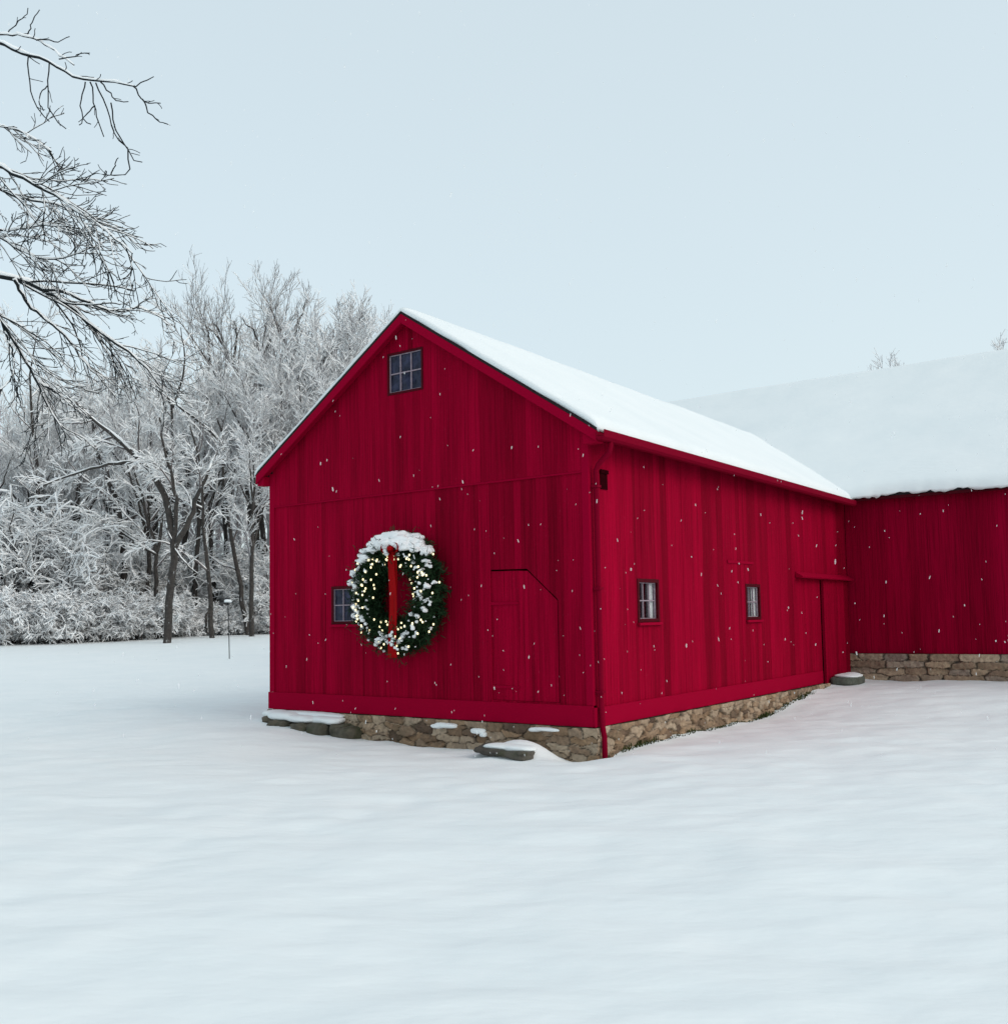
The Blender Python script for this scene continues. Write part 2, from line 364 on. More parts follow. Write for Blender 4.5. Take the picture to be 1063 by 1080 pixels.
def stone_face(name, fn, x0, x1, ztop, zbot, mat, parent, seed, cw, ch, jit=0.8, step=0.011):
    """a rubble wall face in relief: every stone is a worn cell of its own height and tilt, mortar sunk between"""
    r = np.random.default_rng(seed); z0 = min(zbot(t) for t in np.linspace(x0, x1, 30)) - 0.12
    sx, sz = [], []
    z = ztop - ch * 0.45; row = 0
    while z > z0 - ch:
        x = x0 - cw * r.uniform(0, 1)
        while x < x1 + cw:
            sx.append(x + r.normal() * cw * 0.12); sz.append(z + r.normal() * ch * 0.22 * jit); x += cw * r.uniform(0.5, 1.6)
        z -= ch * r.uniform(0.85, 1.2); row += 1
    sx, sz = np.array(sx), np.array(sz); K = len(sx)
    wk = np.exp(r.normal(size=K) * 0.18); off = r.uniform(-0.022, 0.03, K); tx, tz = r.normal(size=K) * 0.14, r.normal(size=K) * 0.18; cr_ = r.uniform(0, 1, K)
    X = np.arange(x0, x1, step); X = np.append(X, x1); Z = np.append(np.arange(z0, ztop, step), ztop)
    GXf, GZf = np.meshgrid(X, Z)
    wx = GXf + 0.05 * jit * noise2(GXf / 0.12, GZf / 0.10, seed) + 0.015 * noise2(GXf / 0.04, GZf / 0.04, seed + 1)
    wz = GZf + 0.035 * jit * noise2(GXf / 0.13, GZf / 0.10, seed + 2) + 0.010 * noise2(GXf / 0.04, GZf / 0.04, seed + 3)
    D = np.maximum(np.abs(wx[..., None] - sx) / (cw * 0.5 * wk), np.abs(wz[..., None] - sz) / (ch * 0.5)) * 0.6 + 0.4 * np.hypot((wx[..., None] - sx) / (cw * 0.5 * wk), (wz[..., None] - sz) / (ch * 0.5))
    o = np.argsort(D, -1)[..., :2]; d1 = np.take_along_axis(D, o[..., :1], -1)[..., 0]; d2 = np.take_along_axis(D, o[..., 1:2], -1)[..., 0]; c = o[..., 0]
    e = np.clip((d2 - d1) / 0.30, 0, 1)
    h = 0.02 + (0.045 + off[c] + tx[c] * (GXf - sx[c]) * 0.5 + tz[c] * (GZf - sz[c])) * np.sqrt(1 - (1 - e) ** 2) + 0.010 * noise2(GXf / 0.06, GZf / 0.05, seed + 5) * e + 0.005 * noise2(GXf / 0.025, GZf / 0.022, seed + 6)
    P = fn(GXf, GZf, h); V = np.stack([np.broadcast_to(np.asarray(q, float), h.shape) for q in P], -1).reshape(-1, 3)
    n2, n1 = len(X), len(Z); i = (np.arange(n1 - 1)[:, None] * n2 + np.arange(n2 - 1)[None]).ravel()
    me = mesh_np(name, V, np.stack([i, i + 1, i + n2 + 1, i + n2], -1), smooth=True)
    at_ = me.attributes.new('stone', 'FLOAT', 'POINT'); at_.data.foreach_set('value', cr_[c].ravel().astype(np.float32))
    a2 = me.attributes.new('joint', 'FLOAT', 'POINT'); a2.data.foreach_set('value', np.clip((d2 - d1) / 0.17, 0, 1).ravel().astype(np.float32))
    return link(name, me, mat, parent)

fnF = lambda x, z, d: (x, -d, z)           # gable wall
fnS = lambda y, z, d: (d, y, z)            # side wall towards the yard
fnL = lambda y, z, d: (-W - d, y, z)       # hidden side wall

# ------------------------------------------------------------------ gable barn
ZB = 0.31; ZW = 3.70; TAN = 0.655; ZR = 5.72; XM = -W / 2
def roof_z(x): return ZR - TAN * abs(x - XM)
barn = thing('gable_barn', 'dark red board barn with a snowy gable roof and a wreath on its front', 'barn', C0, -A)

SEAM = lambda x: 3.31 + 0.02 * math.sin(x * 1.3)
gable_win = (-3.13, -2.52, 4.655, 5.21)
front_win = (-4.25, -3.66, 1.55, 2.06)
door_prof = [(-1.46, 0.575, 2.195), (-0.905, 0.575, 2.185), (-0.465, 0.575, 1.80)]
mb = MB()
rg = random.Random(3)
board_wall(mb, fnF, -W + 0.06, -0.06, lambda x: ZB + 0.03, lambda x: min(SEAM(x), 3.31), [rect_open(*front_win), (-1.46, -0.465, door_prof)], gaps=(-1.49, -4.45), rng=rg)
board_wall(mb, fnF, -W + 0.06, -0.06, lambda x: 3.31, lambda x: roof_z(x) - 0.085, [rect_open(*gable_win)], gaps=(-3.16,), rng=rg, ridge=XM, lift=0.018)
mb.build('gable_wall', M_RED, barn)
side_wins = [(1.125, 1.69, 1.515, 2.045), (4.63, 5.2, 1.505, 2.04)]
sdoor = (8.13, 8.33, 0.34, 2.18)
mb = MB()
board_wall(mb, fnS, 0.06, LI, lambda y: ZB + 0.03, lambda y: ZW + 0.06, [rect_open(*w_) for w_ in side_wins] + [rect_open(*sdoor)], gaps=(3.6, 0.62, 6.7), rng=rg)
mb.build('side_wall', M_RED, barn)
mb = MB()
board_wall(mb, fnL, 0.06, LI, lambda y: ZB + 0.03, lambda y: ZW + 0.06, rng=rg)
mb.build('side_wall', M_RED, barn)
mb = MB()   # skirt boards, corner boards
mb.box(-W - 0.03, 0.0, -0.032, -0.001, ZB, 0.555); mb.build('skirt_board', M_TRIM, barn, bevel=0.004)
mb = MB(); mb.box(0.001, 0.032, -0.03, 8.05, ZB, 0.535); mb.build('skirt_board', M_TRIM, barn, bevel=0.004)
for x0, x1 in ((-W - 0.01, -W + 0.09), (-0.09, 0.008)):
    mb = MB(); mb.box(x0, x1, -0.024, 0.06, 0.557, 3.80); mb.build('corner_board', M_TRIM, barn, bevel=0.004)
mb = MB()   # thin ledge the upper boards hang over
mb.prism([(-W + 0.08, 3.285), (-0.08, 3.285), (-0.08, 3.308), (-W + 0.08, 3.308)], fnF, 0.0, 0.022); mb.build('drip_ledge', M_TRIM, barn)

# roof slab and rakes
OVF, OVE = 0.17, 0.22
Y1 = LI + 2.75
OVL = 0.16
def slab_poly(top, thick):
    xe0, xe1 = -W - OVL, OVE
    return [(xe0, roof_z(xe0) + top - thick), (XM, ZR + top - thick), (xe1, roof_z(xe1) + top - thick), (xe1, roof_z(xe1) + top), (XM, ZR + top), (xe0, roof_z(xe0) + top)]
mb = MB(); pl = slab_poly(0.0, 0.036); n = 6
V = [(x, -OVF, z) for x, z in pl] + [(x, Y1, z) for x, z in pl]
mb.add(V, [(0, 1, 4, 5), (1, 2, 3, 4), (5 + 6, 4 + 6, 1 + 6, 0 + 6), (4 + 6, 3 + 6, 2 + 6, 1 + 6)] + [(i + 6, (i + 1) % 6 + 6, (i + 1) % 6, i) for i in range(6)])
roof = mb.build('roof', M_SHINGLE, barn)
for sgn in (-1, 1):   # rake boards in two steps
    xe = XM + sgn * (W / 2 + (OVE if sgn > 0 else OVL) - 0.012)
    ze = roof_z(xe)
    for dy0, dy1, t0, t1 in ((-OVF - 0.0, -OVF + 0.03, 0.038, 0.150), (-OVF + 0.031, -0.026, 0.039, 0.105)):
        mb = MB()
        mb.prism([(XM, ZR - t0), (XM, ZR - t1 * 1.1), (xe, ze - t1 * 1.1), (xe, ze - t0)], lambda a, b, d: (a, d, b), dy0, dy1)
        mb.build('rake_board', M_TRIM, barn, bevel=0.003)
# snow on the roof
def roof_snow(name, xs_e, y0, y1, zfun, xridge, axis, parent, lip_rng, tmax=0.10, n1=60, n2=110, seed=3, droop=0.03):
    """snow sheet across both slopes: a runs across the ridge, b along it"""
    a0, a1 = xs_e
    a = np.linspace(0, 1, n1); b = np.linspace(0, 1, n2)
    BA, BB = np.meshgrid(b, a)   # rows a, columns b
    aa = a0 + (a1 - a0) * BB; bb = y0 + (y1 - y0) * BA
    wob = 0.02 * noise2(bb / 0.35, aa * 0 + 5, seed) + 0.012 * noise2(bb / 0.13, aa * 0 + 9, seed + 1)
    edge_a = np.minimum(BB, 1 - BB) * abs(a1 - a0); edge_b = np.minimum(BA, 1 - BA) * abs(y1 - y0)
    side = np.where(BB < 0.5, -1, 1)
    aa = aa + side * wob * np.exp(-edge_a / 0.12)
    bb = bb + np.where(BA < 0.5, 1, -1) * 0.015 * noise2(aa / 0.3, bb * 0, seed + 4) * np.exp(-edge_b / 0.1)
    zb = np.vectorize(zfun)(aa)
    ea = np.clip(edge_a / 0.16, 0, 1); eb = np.clip(edge_b / 0.30, 0, 1)
    t = tmax * np.sqrt(1 - (1 - ea) ** 2) * (0.50 + 0.50 * np.sqrt(1 - (1 - eb) ** 2)) + 0.004
    t = t * (1 + 0.18 * noise2(aa / 1.1, bb / 1.4, seed + 7) + 0.08 * noise2(aa / 0.4, bb / 0.5, seed + 8)) + 0.012
    rr = np.exp(-(np.abs(aa - xridge) / 0.12) ** 2) * 0.02
    top = zb + t - rr
    low = zb + 0.003 - droop * np.exp(-edge_a / 0.03) * (0.6 + 0.6 * noise2(bb / 0.22, aa * 0, seed + 11) + 0.5 * noise2(bb / 0.08, aa * 0, seed + 12))
    V = np.concatenate([np.stack([aa, bb, top], -1).reshape(-1, 3), np.stack([aa, bb, np.minimum(low, top - 0.002)], -1).reshape(-1, 3)])
    if axis == 'x': V = V[:, [1, 0, 2]]
    i = (np.arange(n1 - 1)[:, None] * n2 + np.arange(n2 - 1)[None]).ravel(); N0 = n1 * n2
    Q = [np.stack([i, i + 1, i + n2 + 1, i + n2], -1), np.stack([i + n2, i + n2 + 1, i + 1, i], -1) + N0]
    ring = np.concatenate([np.arange(n2 - 1), (np.arange(n1 - 1) * n2 + n2 - 1), (n1 - 1) * n2 + np.arange(n2 - 1, 0, -1), np.arange(n1 - 1, 0, -1) * n2])
    nxt = np.roll(ring, -1)
    Q.append(np.stack([nxt, ring, ring + N0, nxt + N0], -1))
    return link(name, mesh_np(name, V, np.concatenate(Q), smooth=True), M_SNOW, parent)
roof_snow('snow_cover', (-W - OVL - 0.02, OVE + 0.03), -OVF + 0.004, Y1, roof_z, XM, 'y', roof, rg, 0.085, n1=90, n2=220)

# gutters and downspouts
for sgn, xg in ((1, OVE - 0.005),):
    mb = MB(); zt = roof_z(OVE) - 0.035; prof = [(0, 0), (0.0, -0.09), (0.03, -0.115), (0.085, -0.115), (0.115, -0.085), (0.12, 0.0), (0.105, 0.0), (0.10, -0.075), (0.015, -0.075), (0.012, 0)]
    P = [(xg + sgn * p[0], zt + p[1]) for p in prof]
    if sgn < 0: P = P[::-1]
    mb.prism(P, lambda a, b, d: (a, d, b), -OVF - 0.02 if sgn > 0 else -OVF + 0.02, LI - 0.27 if sgn > 0 else LI + 1.5)
    ye = -OVF - 0.02
    mb.build('gutter', M_METALRED, barn, bevel=0.004)
mb = MB(); mb.tube([(0.27, 0.05, 3.64), (0.27, 0.05, 3.56), (0.25, 0.05, 3.50), (0.10, 0.05, 3.37), (0.065, 0.05, 3.30), (0.065, 0.05, 0.6), (0.085, 0.04, 0.3), (0.115, 0.02, 0.2), (0.115, 0.02, -0.12)], 0.032, 12)
ds = mb.build('downspout', M_METALRED, barn, smooth=True)
for z in (3.1, 1.9, 0.7):
    mb = MB(); mb.box(0.02, 0.108, 0.008, 0.092, z, z + 0.03); mb.build('strap', M_METALRED, ds)

# windows
def window(parent, fn, x0, x1, z0, z1, cols, rows, frame_mat, munt_mat, glass, recess=0.05, refl_panel=None, sill=True, fw=0.035, name='window'):
    w = MB()
    for a, b, c, d in ((x0 - 0.012, x0 + fw, z0 - 0.012, z1 + 0.012), (x1 - fw, x1 + 0.012, z0 - 0.012, z1 + 0.012), (x0 + fw, x1 - fw, z1 - fw, z1 + 0.012), (x0 + fw, x1 - fw, z0 - 0.012, z0 + fw)):
        w.prism([(a, c), (b, c), (b, d), (a, d)], fn, -recess - 0.03, 0.012)
    win = w.build(name, frame_mat, parent, bevel=0.003)
    ix0, ix1, iz0, iz1 = x0 + fw, x1 - fw, z0 + fw, z1 - fw
    m = MB(); mw = 0.0075
    for i in range(1, cols):
        x = ix0 + (ix1 - ix0) * i / cols; m.prism([(x - mw, iz0), (x + mw, iz0), (x + mw, iz1), (x - mw, iz1)], fn, -recess, -recess + 0.022)
    for i in range(1, rows):
        z = iz0 + (iz1 - iz0) * i / rows; m.prism([(ix0, z - mw), (ix1, z - mw), (ix1, z + mw), (ix0, z + mw)], fn, -recess + 0.001, -recess + 0.020)
    sw = 0.009
    for a, b, c, d in ((ix0, ix0 + sw, iz0, iz1), (ix1 - sw, ix1, iz0, iz1), (ix0 + sw, ix1 - sw, iz1 - sw, iz1), (ix0 + sw, ix1 - sw, iz0, iz0 + sw)):
        m.prism([(a, c), (b, c), (b, d), (a, d)], fn, -recess, -recess + 0.026)
    m.build('sash', munt_mat, win)
    g = MB(); g.prism([(ix0, iz0), (ix1, iz0), (ix1, iz1), (ix0, iz1)], fn, -recess - 0.006, -recess + 0.004); g.build('pane', glass, win)
    if refl_panel:
        c = MB(); ca, cb = ix0 + (ix1 - ix0) * refl_panel[0], ix0 + (ix1 - ix0) * refl_panel[1]
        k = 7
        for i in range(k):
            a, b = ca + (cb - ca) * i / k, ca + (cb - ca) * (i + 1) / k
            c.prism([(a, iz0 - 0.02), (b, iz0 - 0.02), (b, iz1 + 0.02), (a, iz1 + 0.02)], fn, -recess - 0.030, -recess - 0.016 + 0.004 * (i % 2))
        c.build('reflection_panel', M_REFLPANEL, win)  # added pale panel standing in for snow reflected in the glass
    if sill:
        s = MB(); s.prism([(x0 - 0.03, z0 - 0.05), (x1 + 0.03, z0 - 0.05), (x1 + 0.03, z0 - 0.014), (x0 - 0.03, z0 - 0.014)], fn, 0.008, 0.045); s.build('sill', M_TRIM, win, bevel=0.004)
    return win
fnF2 = lambda x, z, d: (x, -d - 0.018, z)
window(barn, fnF2, *gable_win, 3, 2, M_DARKFRAME, M_MUNTIN, M_OLDGLASS, 0.03, sill=False, fw=0.02)
window(barn, fnF, *front_win, 3, 2, M_DARKFRAME, M_MUNTIN, M_OLDGLASS, 0.03, sill=True, fw=0.03)
window(barn, fnS, *side_wins[0], 3, 2, M_DARKFRAME, M_MUNTIN, M_GLASS, 0.05, refl_panel=(0.74, 1.2))
window(barn, fnS, *side_wins[1], 3, 2, M_DARKFRAME, M_MUNTIN, M_GLASS, 0.05, refl_panel=(0.68, 1.25))

mb = MB(); mb.box(-W + 0.31, -0.31, 0.31, LI + 0.3, 0.28, 0.32); mb.build('floor', M_MORTAR, barn)
# chamfered door in the gable wall
mb = MB(); zdt = lambda x: float(np.interp(x, [p[0] for p in door_prof], [p[2] for p in door_prof])) - 0.02
board_wall(mb, fnF, -1.457, -0.485, lambda x: 0.578, lambda x: zdt(x + 0.008), [], 0.15, 0.24, rng=rg, ridge=-0.905, lift=-0.014)
door = mb.build('door', M_RED, barn)
for z in (1.77, 0.74):
    mb = MB(); mb.prism([(-1.50, z - 0.02), (-1.05, z - 0.013), (-1.05, z + 0.013), (-1.50, z + 0.02)], fnF, -0.012, 0.002 if z > 1 else 0.001); mb.build('strap_hinge', M_TRIM, door)
# sliding door with its rail cover
mb = MB(); board_wall(mb, fnS, 8.25, 9.69, lambda y: 0.22, lambda y: 2.19, [], 0.16, 0.26, rng=rg, lift=0.03); mb.build('sliding_door', M_RED, barn)
mb = MB(); mb.prism([(0.009, 2.20), (0.13, 2.185), (0.15, 2.215), (0.009, 2.30)], lambda a, b, d: (a, d, b), 6.84, 9.74); mb.build('rail_cover', M_TRIM, barn, bevel=0.005)
mb = MB(); mb.box(0.004, OVE - 0.01, -OVF + 0.035, 0.0, 3.60, roof_z(OVE) - 0.04); mb.build('eave_return', M_TRIM, barn, bevel=0.004)
mb = MB(); mb.box(-W - OVL + 0.01, -W - 0.012, -OVF + 0.035, 0.0, 3.62, roof_z(OVL) - 0.05); mb.build('eave_return', M_TRIM, barn, bevel=0.004)
# vent hole, patch boards
mb = MB(); mb.prism([(0.245, 3.11), (0.41, 3.11), (0.41, 3.34), (0.245, 3.34)], fnS, 0.009, 0.014); mb.prism([(0.235, 3.30), (0.415, 3.30), (0.415, 3.345), (0.235, 3.345)], fnS, 0.0145, 0.03); mb.build('vent_hatch', M_HOLE, barn)
mb = MB(); mb.prism([(3.95, 2.35), (4.95, 2.36), (4.95, 2.40), (3.95, 2.39)], fnS, 0.0075, 0.018); mb.build('batten', M_TRIM, barn)

# foundation
rgn = np.random.default_rng(21)
gz_f = lambda fn: (lambda a: float(ground_z(*loc2w(*fn(a, 0, 0))[:2])))
mb = MB(); mb.box(-W + 0.02, -0.05, 0.02, 0.30, -0.5, ZB - 0.003); mb.box(-0.30, -0.02, 0.3005, 8.2, -0.5, ZB - 0.003); mb.box(-W + 0.02, -W + 0.3, 0.3005, LI, -0.5, ZB - 0.003)
fnd = stone_face('foundation', fnF, -W - 0.02, 0.075, ZB - 0.006, gz_f(fnF), M_STONE, barn, 21, 0.26, 0.095)
fside = stone_face('foundation', fnS, -0.065, 8.25, ZB - 0.006, gz_f(fnS), M_STONE, barn, 22, 0.21, 0.082)
mb.build('mortar_bed', M_MORTAR, fnd)
ledge = []
for x, w_, y_, h_, zc in ((-5.5, 0.20, -0.20, 0.13, 0.16), (-5.18, 0.26, -0.26, 0.12, 0.14), (-4.80, 0.28, -0.25, 0.13, 0.11), (-4.38, 0.30, -0.22, 0.14, 0.09), (-4.0, 0.26, -0.16, 0.16, 0.08)):
    for q in range(2): ledge.append(lump((x + 0.17 + rgn.uniform(-0.06, 0.1), y_ + 0.07 - 0.05 * q, zc - 0.05 * q + rgn.uniform(-0.02, 0.02)), (w_ * rgn.uniform(0.4, 0.68), 0.2, h_ * rgn.uniform(0.55, 0.95)), rgn, 0.24))
lv, lq = cat_vq(ledge)
M_LEDGE = stone_mat('mossy_ledge', [(0, (0.06, 0.06, 0.045)), (1, (0.14, 0.12, 0.09))], 0.8)
ld = link('stone_ledge', mesh_np('stone_ledge', lv, lq, smooth=True), M_LEDGE, fnd)
def snow_cap(parent, spots, seed, name='snow_cap'):
    r = np.random.default_rng(seed)
    V, Q = cat_vq([lump(c, h, r, 0.10, 'round') for c, h in spots])
    return link(name, mesh_np(name, V, Q, smooth=True), M_SNOW, parent)
snow_cap(fnd, [((-5.28, -0.13, 0.255), (0.22, 0.16, 0.06)), ((-4.98, -0.20, 0.245), (0.30, 0.20, 0.06)), ((-4.62, -0.20, 0.225), (0.34, 0.19, 0.055)), ((-4.2, -0.17, 0.22), (0.30, 0.16, 0.055)), ((-4.75, -0.10, 0.27), (0.8, 0.10, 0.04))], 4)
snow_cap(fnd, [((-2.15, -0.07, 0.235), (0.20, 0.07, 0.035)), ((-2.28, -0.08, 0.22), (0.10, 0.06, 0.03))], 5)
snow_cap(fnd, [((-1.63, -0.08, 0.19), (0.11, 0.06, 0.035)), ((-1.55, -0.08, 0.155), (0.05, 0.05, 0.035))], 6)
snow_cap(fnd, [((-0.62, -0.07, 0.262), (0.24, 0.06, 0.024)), ((-0.78, -0.075, 0.25), (0.08, 0.05, 0.025))], 7)

# ------------------------------------------------------------------ long barn
barn2 = thing('long_barn', 'long dark red barn on the right with a higher snowy roof and coursed stone base', 'barn', C0, -A)
B0, B1, BZ, BE, BT, BD = -9.0, 8.5, 0.785, 3.95, 0.7265, 8.95
YM2 = LI + BD / 2; ZR2 = 4.02 + BT * (BD / 2 + 0.0)
def roof2_z(y): return ZR2 - BT * abs(y - YM2)
fn2 = lambda x, z, d: (x, LI - d, z)
mb = MB(); board_wall(mb, fn2, 0.012, B1, lambda x: BZ, lambda x: 3.76, [], 0.14, 0.30, gaps=(2.2,), rng=rg)
board_wall(mb, fn2, 0.012, B1, lambda x: 3.76, lambda x: 3.93, [], 0.4, 0.9, rng=rg, lift=0.015); mb.build('front_wall', M_RED2, barn2)
mb = MB()
board_wall(mb, lambda y, z, d: (B1 + d, y, z), LI, LI + BD, lambda y: -0.2, lambda y: roof2_z(y) - 0.08, rng=rg, ridge=YM2); mb.build('end_wall', M_RED2, barn2); mb = MB()
board_wall(mb, lambda y, z, d: (B0 - d, y, z), LI, LI + BD, lambda y: -0.2, lambda y: roof2_z(y) - 0.08, rng=rg, ridge=YM2); mb.build('end_wall', M_RED2, barn2)
mb = MB(); board_wall(mb, lambda x, z, d: (x, LI + BD + d, z), B0, B1, lambda y: -0.3, lambda y: 3.93, rng=rg)
mb.build('rear_wall', M_RED2, barn2); mb = MB(); board_wall(mb, fn2, B0, -W - 0.06, lambda x: -0.2, lambda x: 3.93, rng=rg); mb.build('back_wall', M_RED2, barn2)
OV2 = 0.24; ye0, ye1 = LI - OV2, LI + BD + OV2
pl = [(ye0, roof2_z(ye0) - 0.07), (YM2, ZR2 - 0.07), (ye1, roof2_z(ye1) - 0.07), (ye1, roof2_z(ye1)), (YM2, ZR2), (ye0, roof2_z(ye0))]
mb = MB(); V = [(B0 - 0.2, y, z) for y, z in pl] + [(B1 + 0.2, y, z) for y, z in pl]
mb.add(V, [(5, 4, 1, 0), (4, 3, 2, 1), (0 + 6, 1 + 6, 4 + 6, 5 + 6), (1 + 6, 2 + 6, 3 + 6, 4 + 6)] + [(i, (i + 1) % 6, (i + 1) % 6 + 6, i + 6) for i in range(6)])
roof2 = mb.build('roof', M_SHINGLE, barn2)
roof_snow('snow_cover', (ye0 - 0.04, ye1 + 0.04), B0 - 0.15, B1 + 0.15, roof2_z, YM2, 'x', roof2, rg, 0.11, n1=110, n2=420, seed=31, droop=0.06)
zf = roof2_z(ye0)
mb = MB(); mb.box(B0 - 0.19, B1 + 0.19, ye0 + 0.002, ye0 + 0.03, zf - 0.125, zf - 0.071); mb.build('fascia', M_DARKFRAME, barn2, bevel=0.004)
fnd2 = stone_face('foundation', fn2, 0.02, B1, BZ - 0.006, lambda a: 0.22, M_STONE2, barn2, 23, 0.52, 0.125, 0.3)
mb = MB(); mb.box(B0 + 0.03, B1 - 0.03, LI + 0.36, LI + BD - 0.03, 0.50, 0.55); mb.build('floor', M_MORTAR, barn2)
mb = MB(); mb.box(B0 + 0.02, B1 - 0.02, LI + 0.03, LI + 0.35, -0.3, BZ - 0.004); mb.build('mortar_bed', M_MORTAR, fnd2)

# ------------------------------------------------------------------ rocks by the barns
def ground_at(lx, ly): p = loc2w(lx, ly); return float(ground_z(p[0], p[1]))
gz = ground_at(-0.80, -0.72)
rock = thing('flat_rock', 'flat mossy rock under a mound of snow beside the barn front', 'rock', loc2w(-0.80, -0.66, gz), -A)
rr_ = np.random.default_rng(13)
V, Q = cat_vq([lump((-0.13, -0.02, 0.03), (0.24, 0.15, 0.045), rr_, 0.25), lump((0.15, -0.03, 0.02), (0.20, 0.13, 0.045), rr_, 0.25), lump((-0.27, 0.08, 0.05), (0.13, 0.12, 0.04), rr_, 0.25)])
link('stone', mesh_np('stone', V, Q, smooth=True), M_ROCK, rock)
snow_cap(rock, [((-0.08, 0.06, 0.085), (0.25, 0.14, 0.035)), ((0.12, 0.07, 0.075), (0.24, 0.14, 0.04))], 14)
gz = ground_at(0.4, 8.6)
step = thing('stone_step', 'grey green stone slab with snow on top at the inner barn corner', 'stone step', loc2w(0.28, 8.72, gz), -A)
V, Q = lump((0, 0, 0.07), (0.235, 0.41, 0.085), rr_, 0.07)
link('slab', mesh_np('slab', V, Q, smooth=True), stone_mat('greenish_slab', [(0, (0.10, 0.115, 0.095)), (1, (0.15, 0.16, 0.135))], 0.4), step)
snow_cap(step, [((0.0, 0.0, 0.15), (0.22, 0.385, 0.05)), ((0.03, 0.05, 0.165), (0.15, 0.28, 0.05))], 15)

# ------------------------------------------------------------------ wreath
WC = (-2.84, -0.19, 1.93); RM, RT = 0.545, 0.185
wreath = thing('christmas_wreath', 'big lit evergreen wreath with red ribbon and snow hung on the barn front', 'wreath', loc2w(*WC), -A)
wr = np.random.default_rng(77)
def torus_pt(th, ph, k=1.0): return np.stack([(RM + RT * k * np.cos(ph)) * np.sin(th), RT * k * 0.95 * np.sin(ph), (RM + RT * k * np.cos(ph)) * np.cos(th) * 1.06], -1)
ns = 1900
th = wr.uniform(0, 2 * np.pi, ns); ph = wr.uniform(0, 2 * np.pi, ns); kk = wr.uniform(0.35, 1.0, ns)
Pc = torus_pt(th, ph, kk); outd = norm(Pc - torus_pt(th, ph, 0.0) + 1e-4)
tang = np.stack([np.cos(th), 0 * th, -np.sin(th)], -1)
ax = norm(outd * wr.uniform(0.3, 1.0, (ns, 1)) + tang * wr.uniform(0.1, 1.0, (ns, 1)) + wr.normal(size=(ns, 3)) * 0.35)
Vs, Qs, n0 = [], [], 0
for k in range(10):      # needles round every sprig axis
    f = k / 10.0; L_n = wr.uniform(0.045, 0.085, (ns, 1)); sprig = (wr.uniform(0.07, 0.13, (ns, 1)) + 0.12 * (wr.uniform(0, 1, (ns, 1)) > 0.86))
    base = Pc + ax * sprig * f; perp = norm(np.cross(ax, wr.normal(size=(ns, 3))))
    d = norm(ax * 0.8 + perp); wv = norm(np.cross(d, wr.normal(size=(ns, 3)))) * 0.0065
    q = np.stack([base - wv, base + wv, base + d * L_n + wv * 0.4, base + d * L_n - wv * 0.4], 1)
    Vs.append(q.reshape(-1, 3)); Qs.append(np.arange(ns * 4).reshape(-1, 4) + n0); n0 += ns * 4
tp = torus_pt(np.linspace(0, 2 * np.pi, 49), np.zeros(49), 0.0)
Vt, Qt = tubes(tp[None], np.full((1, 49), 0.11), 10); Vs.append(Vt); Qs.append(Qt + n0)
link('evergreen_ring', mesh_np('evergreen_ring', np.concatenate(Vs), np.concatenate(Qs)), M_FIR, wreath)
# snow lodged on it: fused lumps
def fused(name, spots, seed, vox, parent, mat, amp=0.2):
    r = np.random.default_rng(seed); V, Q = cat_vq([lump(c, h, r, amp, 'round', 3.0) for c, h in spots])
    o = link(name, mesh_np(name, V, Q), mat, parent); m = o.modifiers.new('fuse', 'REMESH'); m.mode = 'VOXEL'; m.voxel_size = vox; m.use_smooth_shade = True
    dg = bpy.context.evaluated_depsgraph_get(); me = bpy.data.meshes.new_from_object(o.evaluated_get(dg)); o.modifiers.clear(); o.data = me
    return o
spots = []
for t in np.linspace(-1.0, 0.85, 46):
    c = torus_pt(np.array(t), np.array(wr.uniform(-1.3, 0.4)), 1.0); s = 1.15 - 0.55 * abs(t)
    spots.append((c + np.array([0, -0.01, 0.01]), (wr.uniform(0.07, 0.13) * s, wr.uniform(0.07, 0.12) * s, wr.uniform(0.035, 0.065) * s)))
for t, p, s in ((-1.22, -0.3, 0.9), (-1.32, -0.5, 1.0), (-1.40, -0.3, 0.8), (-1.12, -0.2, 0.7), (-1.8, -0.8, 0.75), (-1.95, -0.4, 0.75), (-2.0, -1.2, 0.6), (1.0, -0.6, 0.5), (1.15, -1.3, 0.55), (1.45, -1.0, 0.7), (1.62, -1.6, 0.5), (1.9, -1.2, 0.55), (2.1, -1.5, 0.5), (2.75, -1.4, 0.6), (2.9, -1.2, 0.5), (-2.8, -1.3, 0.7), (-2.95, -1.5, 0.6), (3.1, -1.5, 0.5)):
    c = torus_pt(np.array(t), np.array(p), 1.02)
    for q in range(4): spots.append((c + wr.normal(size=3) * 0.03 * s, (0.055 * s * wr.uniform(0.7, 1.3), 0.05 * s, 0.04 * s * wr.uniform(0.7, 1.3))))
for q in range(170):
    t = wr.uniform(-3.14, 3.14); c = torus_pt(np.array(t), np.array(wr.uniform(-2.2, -0.2)), 1.08); s = wr.uniform(0.010, 0.024); spots.append((c, (s * 1.2, s, s)))
sc_ = fused('snow_cap', spots, 5, 0.009, wreath, M_TWIGSNOW); sc_['kind'] = 'stuff'
